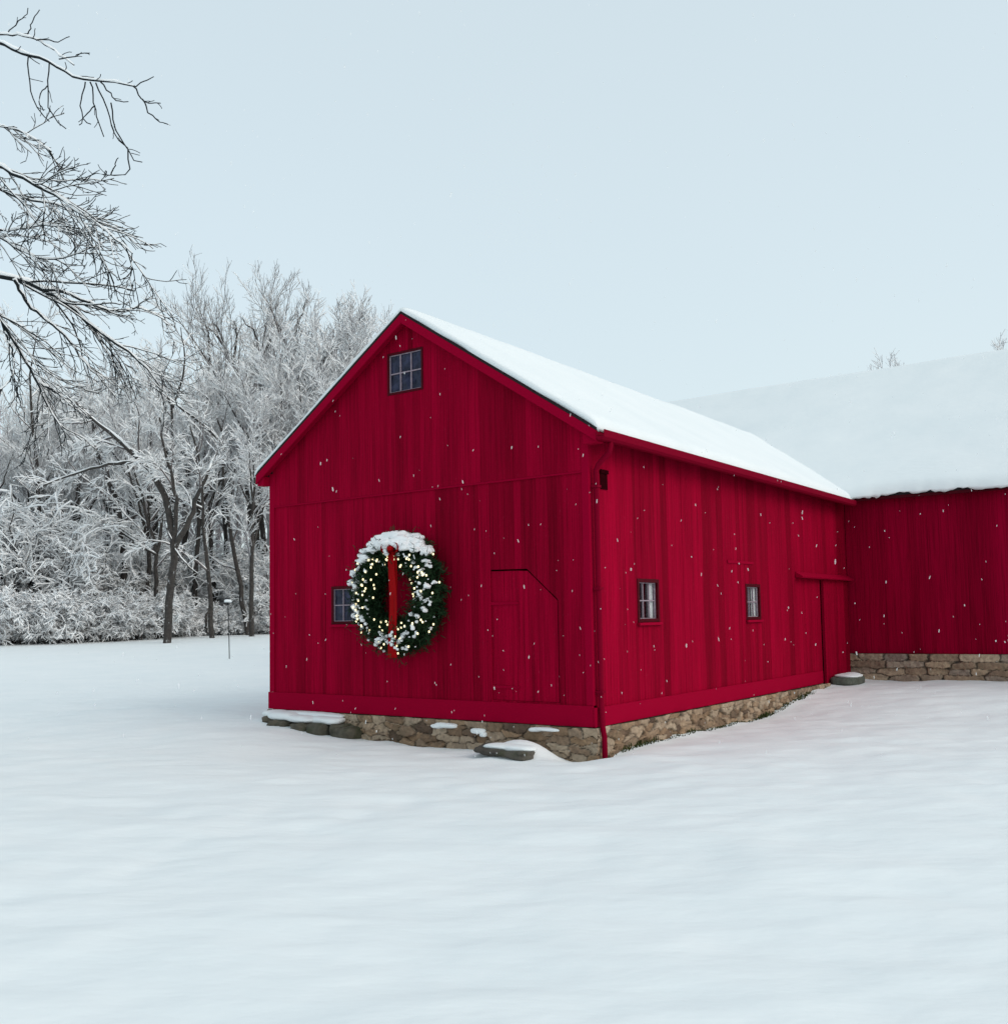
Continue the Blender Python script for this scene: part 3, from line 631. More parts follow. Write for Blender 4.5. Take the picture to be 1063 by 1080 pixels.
# ribbon: bow and two long tails
def strip(mb, pts, w, side, th_=0.004):
    pts = np.array(pts, float); side = np.array(side, float)
    if side.ndim == 1: side = np.tile(side, (len(pts), 1))
    w = np.broadcast_to(np.asarray(w, float), (len(pts),))[:, None]
    Lf, Rt = pts - side * w / 2, pts + side * w / 2; off = np.array([0, -th_, 0]); n = len(pts)
    V = np.concatenate([Lf, Rt, Lf + off, Rt + off])
    Fs = []
    for i in range(n - 1): Fs += [(i, n + i, n + i + 1, i + 1), (2 * n + i, 2 * n + i + 1, 3 * n + i + 1, 3 * n + i), (i, i + 1, 2 * n + i + 1, 2 * n + i), (n + i + 1, n + i, 3 * n + i, 3 * n + i + 1)]
    Fs += [(0, 2 * n, 3 * n, n), (n - 1, 2 * n - 1, 4 * n - 1, 3 * n - 1)]
    mb.add(V, Fs)
mb = MB(); zz = np.linspace(0.56, -0.83, 22)
yy = -0.20 - 0.012 * np.sin((zz - 0.56) * 2.6) + np.where(zz > 0.35, 0, 0.015 * np.exp(-((zz + 0.1) / 0.3) ** 2))
strip(mb, np.stack([0.075 + 0.010 * np.sin(zz * 4), yy, zz], -1), 0.112 + 0.015 * np.sin(zz * 5), (0.96, 0.28, 0))
zz2 = np.linspace(0.56, -0.74, 22)
strip(mb, np.stack([0.115 - 0.02 * np.sin(zz2 * 3), yy - 0.012, zz2], -1), 0.075 + 0.02 * np.sin(zz2 * 4 + 1), (0.93, -0.36, 0))
rib = mb.build('ribbon', M_RIBBON, wreath, smooth=True)
mb = MB()
for sx, a0 in ((-1, 0.35), (1, 0.25)):
    t = np.linspace(0, 2 * np.pi, 20)
    px_ = sx * (0.075 * (1 - np.cos(t))) * 0.95; pz_ = 0.585 + 0.07 * np.sin(t) * sx + a0 * px_ * sx * 0.3
    strip(mb, np.stack([px_ + 0.09, -0.21 - 0.03 * np.sin(t / 2), pz_], -1), 0.06, (0, 1, 0.15))
mb.tube([(0.05, -0.235, 0.585), (0.13, -0.235, 0.585)], 0.032, 10)
mb.build('bow', M_RIBBON, wreath, smooth=True)
tuft = fused('snow_tuft', [((0.10 + dx, -0.235, z), (s, s * 0.7, s * 0.8)) for dx, z, s in ((0.0, -0.50, 0.022), (-0.03, -0.54, 0.03), (0.02, -0.6, 0.034), (0.0, -0.66, 0.028), (0.05, -0.70, 0.024), (0.09, -0.72, 0.02), (-0.04, -0.63, 0.016), (-0.09, 0.52, 0.035), (-0.11, 0.56, 0.03))], 8, 0.006, wreath, M_SNOW)
tuft['kind'] = 'stuff'
# string of lights
nb = 97; tb = np.sort(wr.uniform(-np.pi, np.pi, nb)); pb = wr.uniform(-2.7, -0.35, nb)
pb = np.where(tb > 0.4, wr.uniform(-2.6, 0.0, nb), pb); pb = np.where(np.abs(tb) < 0.5, wr.uniform(-2.6, -1.7, nb), pb)
Pb = torus_pt(tb, pb, 1.22)
Vw, Qw = tubes(Pb[None] + np.array([0, 0.02, 0]), np.full((1, nb), 0.004), 4)
lights = link('light_string', mesh_np('light_string', Vw, Qw), M_WIRE, wreath)
mb = MB(); mb.add(UR * np.array([0.011, 0.011, 0.015]), [tuple(q) for q in URQ]); b0 = mb.build('bulb', M_BULB, lights, smooth=True); b0.location = Pb[0]
for p in Pb[1:]:
    b = b0.copy(); COL.objects.link(b); b.parent = lights; b.location = p

# ------------------------------------------------------------------ branching
def grow(P, R, M, rng, ang=(0.5, 1.0), ratio=(0.3, 0.6), rr=(0.35, 0.6), n=4, trop=0.08, wob=0.12, t0=0.15, minr=0.006, minlen=0.15, taper=0.35, grav=0.0, t1=1.0):
    """children for every polyline of a batch; returns (P', R')"""
    B, m, _ = P.shape
    Lp = np.linalg.norm(np.diff(P, axis=1), axis=-1).sum(-1)
    t = t0 + (t1 - t0) * (np.arange(M)[None] + rng.uniform(0, 1, (B, M))) / M
    f = t * (m - 1); i = np.minimum(f.astype(int), m - 2); u = (f - i)[..., None]; bi = np.arange(B)[:, None]
    pos = P[bi, i] * (1 - u) + P[bi, i + 1] * u; dr = norm(P[bi, i + 1] - P[bi, i]); rad = R[bi, i] * (1 - u[..., 0]) + R[bi, i + 1] * u[..., 0]
    ok = (rng.uniform(0, 1, (B, M)) < np.clip(Lp / np.percentile(Lp, 80), 0.12, 1)[:, None]).ravel()
    pos, dr, rad, t = pos.reshape(-1, 3)[ok], dr.reshape(-1, 3)[ok], rad.ravel()[ok], t.ravel()[ok]; K = len(pos)
    ln = (np.repeat(Lp, M)[ok] * rng.uniform(*ratio, K) * (1 - 0.55 * t.ravel())); ln = np.maximum(ln, minlen)
    perp = norm(np.cross(dr, rng.normal(size=(K, 3)))); a = rng.uniform(*ang, K)[:, None]
    d = norm(dr * np.cos(a) + perp * np.sin(a))
    r0 = np.maximum(np.minimum(rad.ravel() * 0.85, rad.ravel() * rng.uniform(*rr, K)), minr)
    out = np.empty((K, n, 3)); out[:, 0] = pos; st = (ln / (n - 1))[:, None]
    for k in range(1, n):
        d = norm(d + np.array([0, 0, trop]) + wob * rng.normal(size=(K, 3)) - np.array([0, 0, grav]) * k)
        out[:, k] = out[:, k - 1] + d * st
    rad_ = r0[:, None] * np.linspace(1, taper, n)[None]
    return out, np.maximum(rad_, minr * 0.7)

def snow_on(P, R, s0, srel, rng, k=3):
    """a ridge of snow lying along the top of every near-level stretch"""
    d = np.empty_like(P); d[:, 1:-1] = P[:, 2:] - P[:, :-2]; d[:, 0] = P[:, 1] - P[:, 0]; d[:, -1] = P[:, -1] - P[:, -2]
    h = np.sqrt(np.clip(1 - norm(d)[..., 2] ** 2, 0, 1))
    s = (s0 + srel * R) * np.clip((h - 0.15) / 0.5, 0, 1) * rng.uniform(0.6, 1.25, R.shape)
    s[:, -1] *= 0.5
    Ps = P.copy(); Ps[..., 2] += R * 0.45 + s * 0.5
    return tubes(Ps, np.maximum(s, 0.0006), k)

def resample(pts, n):
    pts = np.asarray(pts, float)
    for _ in range(2):
        if len(pts) > 2:
            a, b = pts[:-1], pts[1:]; q = np.empty((2 * len(a), 3)); q[0::2] = a * 0.75 + b * 0.25; q[1::2] = a * 0.25 + b * 0.75; pts = np.concatenate([pts[:1], q, pts[-1:]])
    s = np.r_[0, np.cumsum(np.linalg.norm(np.diff(pts, axis=0), axis=1))]
    return np.stack([np.interp(np.linspace(0, s[-1], n), s, pts[:, k]) for k in range(3)], -1)

def tree_geo(stems, rng, levels, snow, base_sides=8, wig=0.03):
    """stems: list of (points, r0, r1); levels: list of kwargs for grow -> trunk, crown, snow arrays"""
    P0 = []; R0 = []
    keep = np.array([len(t) < 4 or t[3] for t in stems])
    for pts, r0, r1 in [t[:3] for t in stems]:
        q = resample(pts, 14); q[1:] += rng.normal(size=(13, 3)) * wig * np.array([1, 1, 0.3]); P0.append(q); R0.append(np.linspace(r0, r1, 14))
    P0 = np.array(P0); R0 = np.array(R0)
    trunk = tubes(P0, R0, base_sides)
    crown, sn = [], [snow_on(P0, R0, snow[0], snow[1], rng, 4)]
    P, R = P0[keep], R0[keep]
    for li, kw in enumerate(levels):
        kw = dict(kw); kw['rng'] = rng
        P, R = grow(P, R, **kw)
        crown.append(tubes(P, R, 5 if li == 0 else 3)); sn.append(snow_on(P, R, snow[0], snow[1], rng, 4 if li == 0 else 3))
    return trunk, cat_vq(crown), cat_vq(sn)

def make_tree(name, label, cat, base, geo, mats=(None, None), group=None, crown_name='crown'):
    base = np.asarray(base, float)
    o = thing(name, label, cat, base, 0.0, group)
    for nm, (V, Q), m in (('trunk', geo[0], mats[0]), (crown_name, geo[1], mats[1]), ('snow_load', geo[2], M_TWIGSNOW)):
        link(nm, mesh_np(nm, V - base, Q), m, o)
    return o
def copy_tree(src, loc, rz, s, label, group=None):
    o = src.copy(); COL.objects.link(o); o.location = tuple(float(v) for v in loc); o.rotation_euler = (0, 0, rz)
    o.scale = s if hasattr(s, '__len__') else (s, s, s); o['label'] = label
    if group: o['group'] = group
    elif 'group' in o: del o['group']
    for ch in list(src.children):
        c = ch.copy(); COL.objects.link(c); c.parent = o
    return o

# -- traced trees of the wood
FULL = [dict(M=13, ang=(0.4, 0.85), ratio=(0.22, 0.42), rr=(0.35, 0.6), n=6, trop=0.10, wob=0.12, t0=0.30, minr=0.016),
        dict(M=8, ang=(0.35, 0.85), ratio=(0.35, 0.6), n=5, trop=0.08, wob=0.12, t0=0.15, minr=0.011, minlen=0.6),
        dict(M=7, ang=(0.3, 0.8), ratio=(0.40, 0.75), n=4, trop=0.05, wob=0.12, t0=0.1, minr=0.009, minlen=0.45)]
LOW = [dict(M=9, ang=(0.5, 1.1), ratio=(0.3, 0.55), rr=(0.35, 0.6), n=7, trop=0.03, wob=0.14, t0=0.30, minr=0.014, grav=0.008),
       dict(M=7, ang=(0.4, 0.95), ratio=(0.35, 0.6), n=6, trop=0.0, wob=0.15, t0=0.15, minr=0.011, minlen=0.5, grav=0.012),
       dict(M=9, ang=(0.4, 1.0), ratio=(0.35, 0.65), n=4, trop=0.0, wob=0.16, t0=0.1, minr=0.008, minlen=0.35, grav=0.015)]
TALL = [dict(FULL[0], M=22, t0=0.45, trop=0.16, ang=(0.3, 0.7)), dict(FULL[1], trop=0.14), dict(FULL[2], trop=0.10)]
def traced(name, label, cat, D, stems, levels, seed, snow=(0.017, 0.7), dz=(0, 0)):
    rng = np.random.default_rng(seed); st = []
    for k, (pts, r0, r1, *fl_) in enumerate(stems):
        w = np.array([at(px, py, D + (dz[0] if k == 0 else rng.uniform(-1.5, 1.5) * j / len(pts))) for j, (px, py) in enumerate(pts)])
        if k == 0:
            g = ground_z(w[0, 0], w[0, 1]); w[0, 2] = g - 0.1
        st.append((w, r0, r1, *fl_))
    base = st[0][0][0] + np.array([0, 0, 0.1])
    return make_tree(name, label, cat, base, tree_geo(st, rng, levels, snow), (M_BARK, M_TWIG))
traced('forked_tree', 'dark thick trunk forking into leaning limbs at the edge of the wood', 'tree', 40, [
    ([(176, 668), (178, 640), (181, 610), (184, 585), (184, 565)], 0.17, 0.14, False),
    ([(184, 570), (179, 540), (170, 512), (156, 491), (140, 478), (118, 458), (95, 438), (70, 420)], 0.15, 0.05),
    ([(183, 580), (194, 560), (203, 542), (208, 525), (217, 505), (228, 478)], 0.13, 0.04),
    ([(184, 566), (187, 540), (185, 515), (178, 492), (172, 468), (168, 440)], 0.10, 0.03),
    ([(152, 488), (135, 487), (118, 489), (95, 494), (70, 503), (45, 512)], 0.07, 0.03),
    ([(176, 557), (186, 580), (197, 596), (209, 606)], 0.035, 0.02, False)], LOW, 1, (0.018, 0.7))
traced('slim_tree', 'slim dark leaning trunk beside the thin pole in front of the wood', 'tree', 44, [
    ([(224, 662), (222, 620), (217, 580), (213, 545), (216, 510), (206, 470), (198, 440)], 0.12, 0.03),
    ([(222, 640), (216, 655), (219, 668)], 0.06, 0.05, False)], LOW, 2, (0.018, 0.7))
traced('dark_trunk_tree', 'straight dark ivy clad trunk left of the forked tree', 'tree', 46, [
    ([(131, 660), (130, 590), (129, 560), (122, 525), (110, 500), (100, 470), (96, 430)], 0.2, 0.04)], LOW, 3, (0.018, 0.7))
traced('twin_stem_tree', 'thin two stemmed tree just left behind the forked trunk', 'tree', 45, [
    ([(166, 662), (164, 600), (166, 578), (155, 545), (148, 515), (135, 480)], 0.13, 0.03),
    ([(166, 582), (172, 550), (170, 520), (176, 490)], 0.08, 0.03),
    ([(165, 585), (140, 570), (115, 552), (90, 535)], 0.06, 0.02)], LOW, 4, (0.018, 0.7))
traced('tall_tree', 'tallest straight tree in the wood, its crown touching the highest sky', 'tree', 58, [
    ([(272, 660), (271, 520), (272, 440), (274, 400), (275, 370), (279, 352), (282, 334), (284, 322)], 0.25, 0.02),
    ([(274, 375), (268, 345), (261, 345), (257, 336)], 0.09, 0.02), ([(275, 380), (290, 350), (300, 347), (304, 338)], 0.09, 0.02)], TALL, 5, (0.011, 0.6))
traced('tall_forked_tree', 'tall tree nearest the barn roof with a pale forked upper trunk', 'tree', 56, [
    ([(318, 660), (314, 520), (312, 440), (309, 400), (304, 372), (296, 348), (285, 325)], 0.24, 0.04),
    ([(312, 430), (325, 405), (342, 378), (356, 358), (365, 336)], 0.12, 0.02), ([(304, 374), (312, 350), (318, 334), (323, 314)], 0.10, 0.02),
    ([(335, 390), (352, 368), (368, 350), (386, 330)], 0.07, 0.02)], TALL, 6, (0.011, 0.6))
traced('leaning_tree', 'tall trunk leaning left beneath the crown of the tallest tree', 'tree', 55, [
    ([(285, 660), (275, 520), (262, 425), (250, 390), (238, 365), (222, 345), (210, 341), (204, 335)], 0.2, 0.03),
    ([(246, 382), (250, 355), (250, 350), (247, 338)], 0.09, 0.02), ([(236, 362), (228, 340), (221, 344), (218, 338)], 0.07, 0.02)], TALL, 7, (0.011, 0.6))
traced('leaning_tree', 'tall tree leaning furthest left over the middle of the wood', 'tree', 54, [
    ([(270, 660), (262, 520), (250, 430), (232, 400), (215, 375), (200, 350), (191, 345), (186, 335)], 0.18, 0.02),
    ([(222, 385), (220, 355), (219, 350), (217, 338)], 0.08, 0.02)], TALL, 8, (0.011, 0.6))
traced('crooked_tree', 'crooked trunk hooking left in a bright gap in the middle of the wood', 'tree', 50, [
    ([(190, 665), (184, 560), (180, 470), (184, 440), (180, 418), (166, 406), (150, 400)], 0.16, 0.04),
    ([(182, 430), (192, 405), (196, 375), (190, 345)], 0.07, 0.02)], LOW, 9, (0.018, 0.7))
traced('slender_tree', 'slender upright tree near the left edge of the wood', 'tree', 48, [
    ([(45, 680), (42, 560), (40, 490), (35, 450), (30, 410), (36, 368), (40, 345)], 0.17, 0.02)], FULL, 10, (0.018, 0.7))
traced('bent_branch_tree', 'tree with a dark bent stem just left of the barn eave', 'tree', 47, [
    ([(262, 662), (250, 600), (240, 540), (234, 490), (236, 460), (228, 440)], 0.13, 0.04),
    ([(236, 490), (250, 482), (262, 486), (272, 500)], 0.05, 0.02), ([(236, 470), (215, 448), (190, 430), (165, 410), (140, 398)], 0.07, 0.02)], LOW, 12, (0.018, 0.7))

# -- generic trees: a few grown once, copied through the wood
def generic(h, seed, levels, spread=0.05):
    rng = np.random.default_rng(seed); st = []
    t = np.linspace(0, 1, 8)[:, None]; lean = rng.normal(size=2) * spread * h
    st.append((np.concatenate([t * lean[None] + rng.normal(size=(8, 2)) * 0.12 * t, t * h], 1), h * 0.013, 0.02))
    for k in range(4):
        z0 = rng.uniform(0.35, 0.6); az = rng.uniform(0, 6.28); p0 = np.array([lean[0] * z0, lean[1] * z0, z0 * h]); dd = np.array([math.cos(az), math.sin(az), 0])
        u = np.linspace(0, 1, 6)[:, None]
        st.append((p0 + dd * u * h * rng.uniform(0.12, 0.25) + np.array([0, 0, 1.0]) * u ** 0.9 * h * (0.95 - z0) * rng.uniform(0.7, 1.0), h * 0.006, 0.015))
    return tree_geo(st, rng, levels, (0.020, 0.7))
GEN = [generic(15, 100 + k, TALL if k < 3 else FULL) for k in range(5)]
wood_lbl = ['snow dusted bare tree in the second row of the wood, one of many alike']
protos = []
slots = []
rs = np.random.default_rng(42)
def top_px(px): return float(np.interp(px, [-400, -50, 60, 130, 170, 330, 350, 390, 420], [330, 350, 345, 326, 310, 308, 312, 318, 335]))
for px in np.arange(-330, 425, 27.0):
    for D in (49, 60):
        pxx = px + rs.uniform(-8, 8); DD = D + rs.uniform(-4, 4)
        slots.append((pxx, DD, top_px(pxx) + abs(rs.normal()) * 22 + (34 if D < 55 else 0)))
slots += [(352, 52, 330), (372, 55, 322), (392, 53, 330), (405, 57, 322), (420, 55, 332), (336, 58, 300)]
for k, (px, D, ty) in enumerate(slots):
    p = at(px, 600, D); g = float(ground_z(p[0], p[1])); topz = at(px, ty, D)[2]; s = (topz - g) / (18.9 if px < 290 else 17.0); kind = k % 5
    lbl = 'one of the many like snow dusted bare trees filling the wood behind its front trunks'
    if kind >= len(protos):
        V0 = np.zeros(3); o = make_tree('bare_tree', lbl, 'tree', (0, 0, 0), GEN[kind], (M_BARK, M_HAZETWIG), 'bare trees filling the wood'); protos.append(o)
        o.location = (p[0], p[1], g - 0.1); o.rotation_euler = (0, 0, rs.uniform(0, 6.28)); o.scale = (s, s, s)
    else:
        copy_tree(protos[kind], (p[0], p[1], g - 0.1), rs.uniform(0, 6.28), s, lbl, 'bare trees filling the wood')
# two trees behind the long barn, only their tips showing over the ridge
for px, ty, lbl in ((944, 371, 'small twiggy treetop showing over the middle of the long barn ridge'), (1052, 354, 'twiggy treetop showing over the long barn ridge at the right edge')):
    D = 46; p = at(px, 600, D); g = float(ground_z(p[0], p[1])); s = (at(px, ty, D)[2] - g) / 16.9
    copy_tree(protos[0], (p[0], p[1], g - 0.1), px, s, lbl)

# -- far wood: one mass, no tree of it can be told apart
rng = np.random.default_rng(9); parts_t, parts_s = [], []
LITE = [dict(FULL[0], M=11, t0=0.2), dict(FULL[1], M=6), dict(FULL[2], M=5, minr=0.011, minlen=0.6)]
lite = []
for k in range(3):
    h = 14; t = np.linspace(0, 1, 8)[:, None]
    a, b, c = tree_geo([(np.concatenate([rng.normal(size=(8, 2)) * 0.2 * t, t * h], 1), 0.2, 0.03), (np.concatenate([0.4 + t * 1.5, t * 1.0, t * h * 0.8], 1), 0.12, 0.03)], rng, LITE, (0.032, 0.6))
    lite.append((cat_vq([a, b]), c))
for px in np.arange(-360, 440, 15.0):
    D = rng.uniform(68, 92); p = at(px + rng.uniform(-6, 6), 600, D); g = float(ground_z(p[0], p[1])); s = (at(px, top_px(px) + 25 + abs(rng.normal()) * 25, D)[2] - g) / 17.0
    az = rng.uniform(0, 6.28); Rz = np.array([[math.cos(az), -math.sin(az), 0], [math.sin(az), math.cos(az), 0], [0, 0, 1]]) * s
    (Vt, Qt), (Vs_, Qs_) = lite[int(rng.integers(3))]; o3 = np.array([p[0], p[1], g - 0.1])
    parts_t.append((Vt @ Rz.T + o3, Qt)); parts_s.append((Vs_ @ Rz.T + o3, Qs_))
fw = link('far_wood', mesh_np('far_wood', *cat_vq(parts_t)), M_HAZETWIG); tag(fw, 'dense snowy grey wood farthest back behind all the single trees', 'wood'); fw['kind'] = 'stuff'
link('snow_load', mesh_np('snow_load', *cat_vq(parts_s)), M_TWIGSNOW, fw)

# -- shrubs at the edge of the wood
def shrub_geo(h, spread, nst, seed, snow, arch=0.9, lv=None):
    rng = np.random.default_rng(seed); st = []
    for k in range(nst):
        az = rng.uniform(0, 6.28); dd = np.array([math.cos(az), math.sin(az), 0]); b = dd * rng.uniform(0, 0.25) * spread; b[2] = 0
        u = np.linspace(0, 1, 8)[:, None]; hh = h * rng.uniform(0.55, 1.0); sp_ = spread * rng.uniform(0.3, 1.0)
        st.append((b + dd * sp_ * u ** 1.3 + np.array([0, 0, 1.0]) * hh * (np.sin(u * math.pi * (0.5 + 0.22 * arch * rng.uniform(0.2, 1.2))) ** 0.9), 0.010 * h ** 0.5 + 0.01, 0.008))
    lv = lv or [dict(M=7, ang=(0.4, 1.0), ratio=(0.25, 0.5), n=5, trop=-0.02, wob=0.18, t0=0.2, minr=0.008, minlen=0.3, grav=0.05),
                dict(M=5, ang=(0.4, 1.1), ratio=(0.35, 0.7), n=4, trop=0, wob=0.22, t0=0.1, minr=0.0065, minlen=0.25, grav=0.06),
                dict(M=6, ang=(0.4, 1.1), ratio=(0.4, 0.8), n=3, trop=0, wob=0.25, t0=0.15, minr=0.006, minlen=0.18)]
    return tree_geo(st, rng, lv, snow, 4, 0.05)
SH = [shrub_geo(5.5, 2.4, 17, 201, (0.024, 0.8)), shrub_geo(5.0, 2.2, 16, 202, (0.024, 0.8)), shrub_geo(2.0, 1.5, 15, 203, (0.020, 0.8), 1.3), shrub_geo(1.6, 1.4, 14, 204, (0.018, 0.8), 1.3), shrub_geo(3.6, 2.0, 15, 205, (0.019, 0.7))]
sproto = {}
def shrub(kind, px, D, s, name, label, group=None):
    p = at(px, 640, D); g = float(ground_z(p[0], p[1])) - 0.3 * s
    if kind not in sproto:
        o = make_tree(name, label, 'shrub', (0, 0, 0), SH[kind], (M_BARK, M_TWIG), group, 'branches'); o.location = (p[0], p[1], g); o.scale = (s, s, s); sproto[kind] = o
    else: copy_tree(sproto[kind], (p[0], p[1], g), rs.uniform(0, 6.28), s, label, group).name = name
for px, D, s, k, lbl in ((18, 43, 1.55, 0, 'tall snow laden bush at the left edge of the wood'), (54, 42.5, 1.35, 1, 'tall bush bowed under snow, second from the left edge'),
                         (90, 44.5, 1.15, 0, 'bushy snow laden shrub left of the straight dark trunk'), (-30, 43, 1.3, 1, 'tall snow laden bush cut by the left edge of the picture'),
                         (256, 48.5, 0.95, 1, 'snow laden bush right behind the thin pole'), (280, 49, 1.0, 0, 'snow laden bush against the left edge of the barn'),
                         (238, 52, 1.0, 4, 'shrub half hidden behind the slim leaning trunk')):
    shrub(k, px, D, s, 'snowy_bush', lbl)
GRP = 'low brambles along the foot of the wood'
for i, px in enumerate(np.arange(-140, 300, 15.5)):
    D = float(np.interp(px, [-100, 0, 120, 200, 290], [39.5, 40.5, 43, 46.5, 49])) + rs.uniform(-0.5, 0.5); k = 2 + i % 2
    s = float(np.interp(px, [0, 150, 200, 290], [1.25, 1.2, 0.8, 0.7])) * rs.uniform(0.8, 1.15)
    shrub(k, px, D, s, 'bramble', 'low bramble bowed under snow where the wood meets the white lawn', GRP)
GRP2 = 'understorey shrubs between the trunks'
for i, px in enumerate(np.concatenate([np.arange(-120, 300, 15.0), np.arange(90, 300, 13.0)])):
    D = float(np.interp(px, [0, 120, 200, 290], [45, 48, 51, 53])) + rs.uniform(-2.5, 2.5) + (4 if i >= 28 else 0)
    shrub(4, px, D, rs.uniform(0.9, 1.4), 'understorey_shrub', 'grey snow dusted shrub between the trunks, behind the low brambles', GRP2)

# -- near tree, its trunk left of the picture and its limbs hanging into it
NL = [  # (pixels, depth start, depth end, r0, r1)
    ([(-120, 20), (-60, 28), (0, 45), (15, 52), (30, 58), (45, 62), (60, 68), (75, 80), (90, 84), (105, 84), (125, 86), (141, 91)], 9.5, 9.0, 0.034, 0.009),
    ([(-80, 24), (0, 36), (28, 37), (45, 45), (60, 55), (78, 69)], 9.6, 9.3, 0.016, 0.006),
    ([(-160, 120), (-80, 150), (0, 175), (20, 187), (40, 197), (55, 202), (75, 217), (95, 232), (115, 246), (130, 258), (140, 268)], 10.0, 9.3, 0.042, 0.008),
    ([(-100, 175), (-40, 186), (0, 198), (15, 208), (40, 212), (60, 214), (82, 228), (100, 250)], 10.4, 10.2, 0.030, 0.007),
    ([(-120, 200), (-40, 228), (0, 250), (20, 263), (45, 274), (70, 272), (92, 262)], 10.8, 10.5, 0.032, 0.007),
    ([(-140, 260), (-60, 278), (0, 292), (25, 296), (50, 308), (70, 321), (95, 341), (120, 362), (140, 374), (160, 392), (170, 412)], 11.0, 11.8, 0.060, 0.012),
    ([(45, 305), (60, 306), (80, 313), (105, 325), (128, 330), (145, 323), (160, 328), (178, 342)], 11.2, 11.6, 0.026, 0.008),
    ([(15, 295), (25, 315), (38, 330), (60, 345), (78, 365), (90, 385), (110, 400)], 11.1, 11.6, 0.028, 0.009),
    ([(-120, 250), (-50, 290), (0, 330), (10, 355), (25, 375), (40, 403), (50, 430), (60, 445), (72, 454)], 10.2, 10.6, 0.042, 0.009),
    ([(0, 332), (6, 352), (16, 380), (14, 395), (6, 408), (-6, 412)], 10.3, 10.2, 0.016, 0.008),
    ([(40, 403), (58, 412), (75, 428), (92, 440)], 10.5, 10.9, 0.020, 0.008),
    ([(-60, 120), (-20, 128), (0, 133), (25, 138), (40, 150), (55, 160)], 10.0, 9.8, 0.014, 0.006),
    ([(-60, 228), (-20, 238), (0, 244), (30, 240), (50, 236), (75, 245)], 9.9, 9.6, 0.014, 0.006)]
HANG = [([(141, 91), (152, 85), (162, 80)], 9.0), ([(141, 91), (152, 107), (160, 109), (170, 108)], 9.0), ([(150, 104), (157, 118), (166, 127), (177, 131)], 9.0),
    ([(95, 86), (99, 105), (102, 125), (110, 144)], 9.1), ([(101, 87), (110, 108), (117, 128), (122, 145), (134, 156)], 9.05), ([(106, 86), (118, 102), (126, 108), (135, 107)], 9.0), ([(117, 108), (118, 125), (123, 140), (131, 153), (140, 168), (150, 171)], 9.0),
    ([(90, 86), (86, 105), (85, 118), (88, 128), (97, 131)], 9.1), ([(99, 112), (90, 122), (84, 132)], 9.1), ([(30, 57), (30, 80), (34, 105), (42, 118), (52, 127)], 9.3), ([(52, 65), (50, 88), (50, 110), (56, 125), (69, 135)], 9.2),
    ([(50, 90), (42, 98), (40, 108), (46, 117)], 9.2), ([(8, 35), (18, 22), (27, 16), (29, 8)], 9.6), ([(29, 36), (33, 22), (42, 11)], 9.5), ([(38, 42), (50, 41), (62, 44), (74, 38)], 9.4), ([(62, 62), (74, 60), (85, 57), (94, 55)], 9.2),
    ([(135, 158), (136, 172), (138, 184), (118, 185), (108, 182), (95, 184), (86, 193)], 9.0), ([(117, 184), (121, 174), (124, 166)], 9.0)]
rng = np.random.default_rng(300)
stems = []
for pts, d0, d1, r0, r1 in NL:
    stems.append((np.array([at(px, py, d0 + (d1 - d0) * j / (len(pts) - 1)) for j, (px, py) in enumerate(pts)]), r0 * 0.68, max(r1 * 0.68, 0.0052)))
tb_ = at(-420, 700, 11.5); tb_[2] = ground_z(tb_[0], tb_[1]) - 0.1
near = thing('overhanging_tree', 'nearest bare tree, its long dark snow lined branches hanging in at upper left', 'tree', tb_)
trunk_pts = [tb_, at(-415, 500, 11.4), at(-400, 300, 11.2), at(-385, 100, 11.0), at(-390, -150, 11.0)]
big = [(np.array(trunk_pts), 0.26, 0.13)]
for (pts, r0, r1), y0 in zip(stems, (60, None, 200, 215, 250, 320, None, None, 300, None, None, 160, 255)):
    if y0 is not None: big.append((np.array([at(-392, y0, 11.1), (at(-392, y0, 11.1) * 0.45 + pts[0] * 0.55) + np.array([0, 0, 0.25]), pts[0]]), r0 * 1.9, r0 * 1.02))
Pb_ = np.array([resample(p, 12) for p, _, _ in big]); Rb_ = np.array([np.linspace(a, b, 12) for _, a, b in big])
link('trunk', mesh_np('trunk', *((lambda v: (v[0] - tb_, v[1]))(tubes(Pb_, Rb_, 9))), smooth=True), M_BARK, near)
PL_ = np.array([resample(p, 26) for p, _, _ in stems]); RL_ = np.array([np.linspace(a, b, 26) for _, a, b in stems])
PL_[:, 1:] += rng.normal(size=PL_[:, 1:].shape) * 0.006
L1 = []
P1, R1 = grow(PL_[2:], RL_[2:], 19, rng, ang=(0.25, 0.7), ratio=(0.26, 0.5), rr=(0.32, 0.55), n=12, trop=0.0, wob=0.085, t0=0.42, minr=0.0055, minlen=0.3, taper=0.6, grav=0.006)
P1b, R1b = grow(PL_[:2], RL_[:2], 7, rng, ang=(0.35, 0.9), ratio=(0.05, 0.12), rr=(0.25, 0.4), n=6, trop=0.06, wob=0.16, t0=0.45, minr=0.005, minlen=0.12, taper=0.6)
PH = np.array([resample([at(px, py, d) for px, py in pts], 9) for pts, d in HANG]); PH[:, 1:] += rng.normal(size=PH[:, 1:].shape) * 0.006; RH = np.tile(np.linspace(0.0068, 0.0045, 9), (len(PH), 1))
P2, R2 = grow(P1, R1, 7, rng, ang=(0.3, 0.75), ratio=(0.3, 0.6), n=7, trop=0.02, wob=0.12, t0=0.15, minr=0.0046, minlen=0.15, taper=0.7, grav=0.0)
P3, R3 = grow(P2, R2, 2, rng, ang=(0.3, 0.8), ratio=(0.3, 0.6), n=4, trop=0.08, wob=0.15, t0=0.2, minr=0.0042, minlen=0.07, taper=0.8)
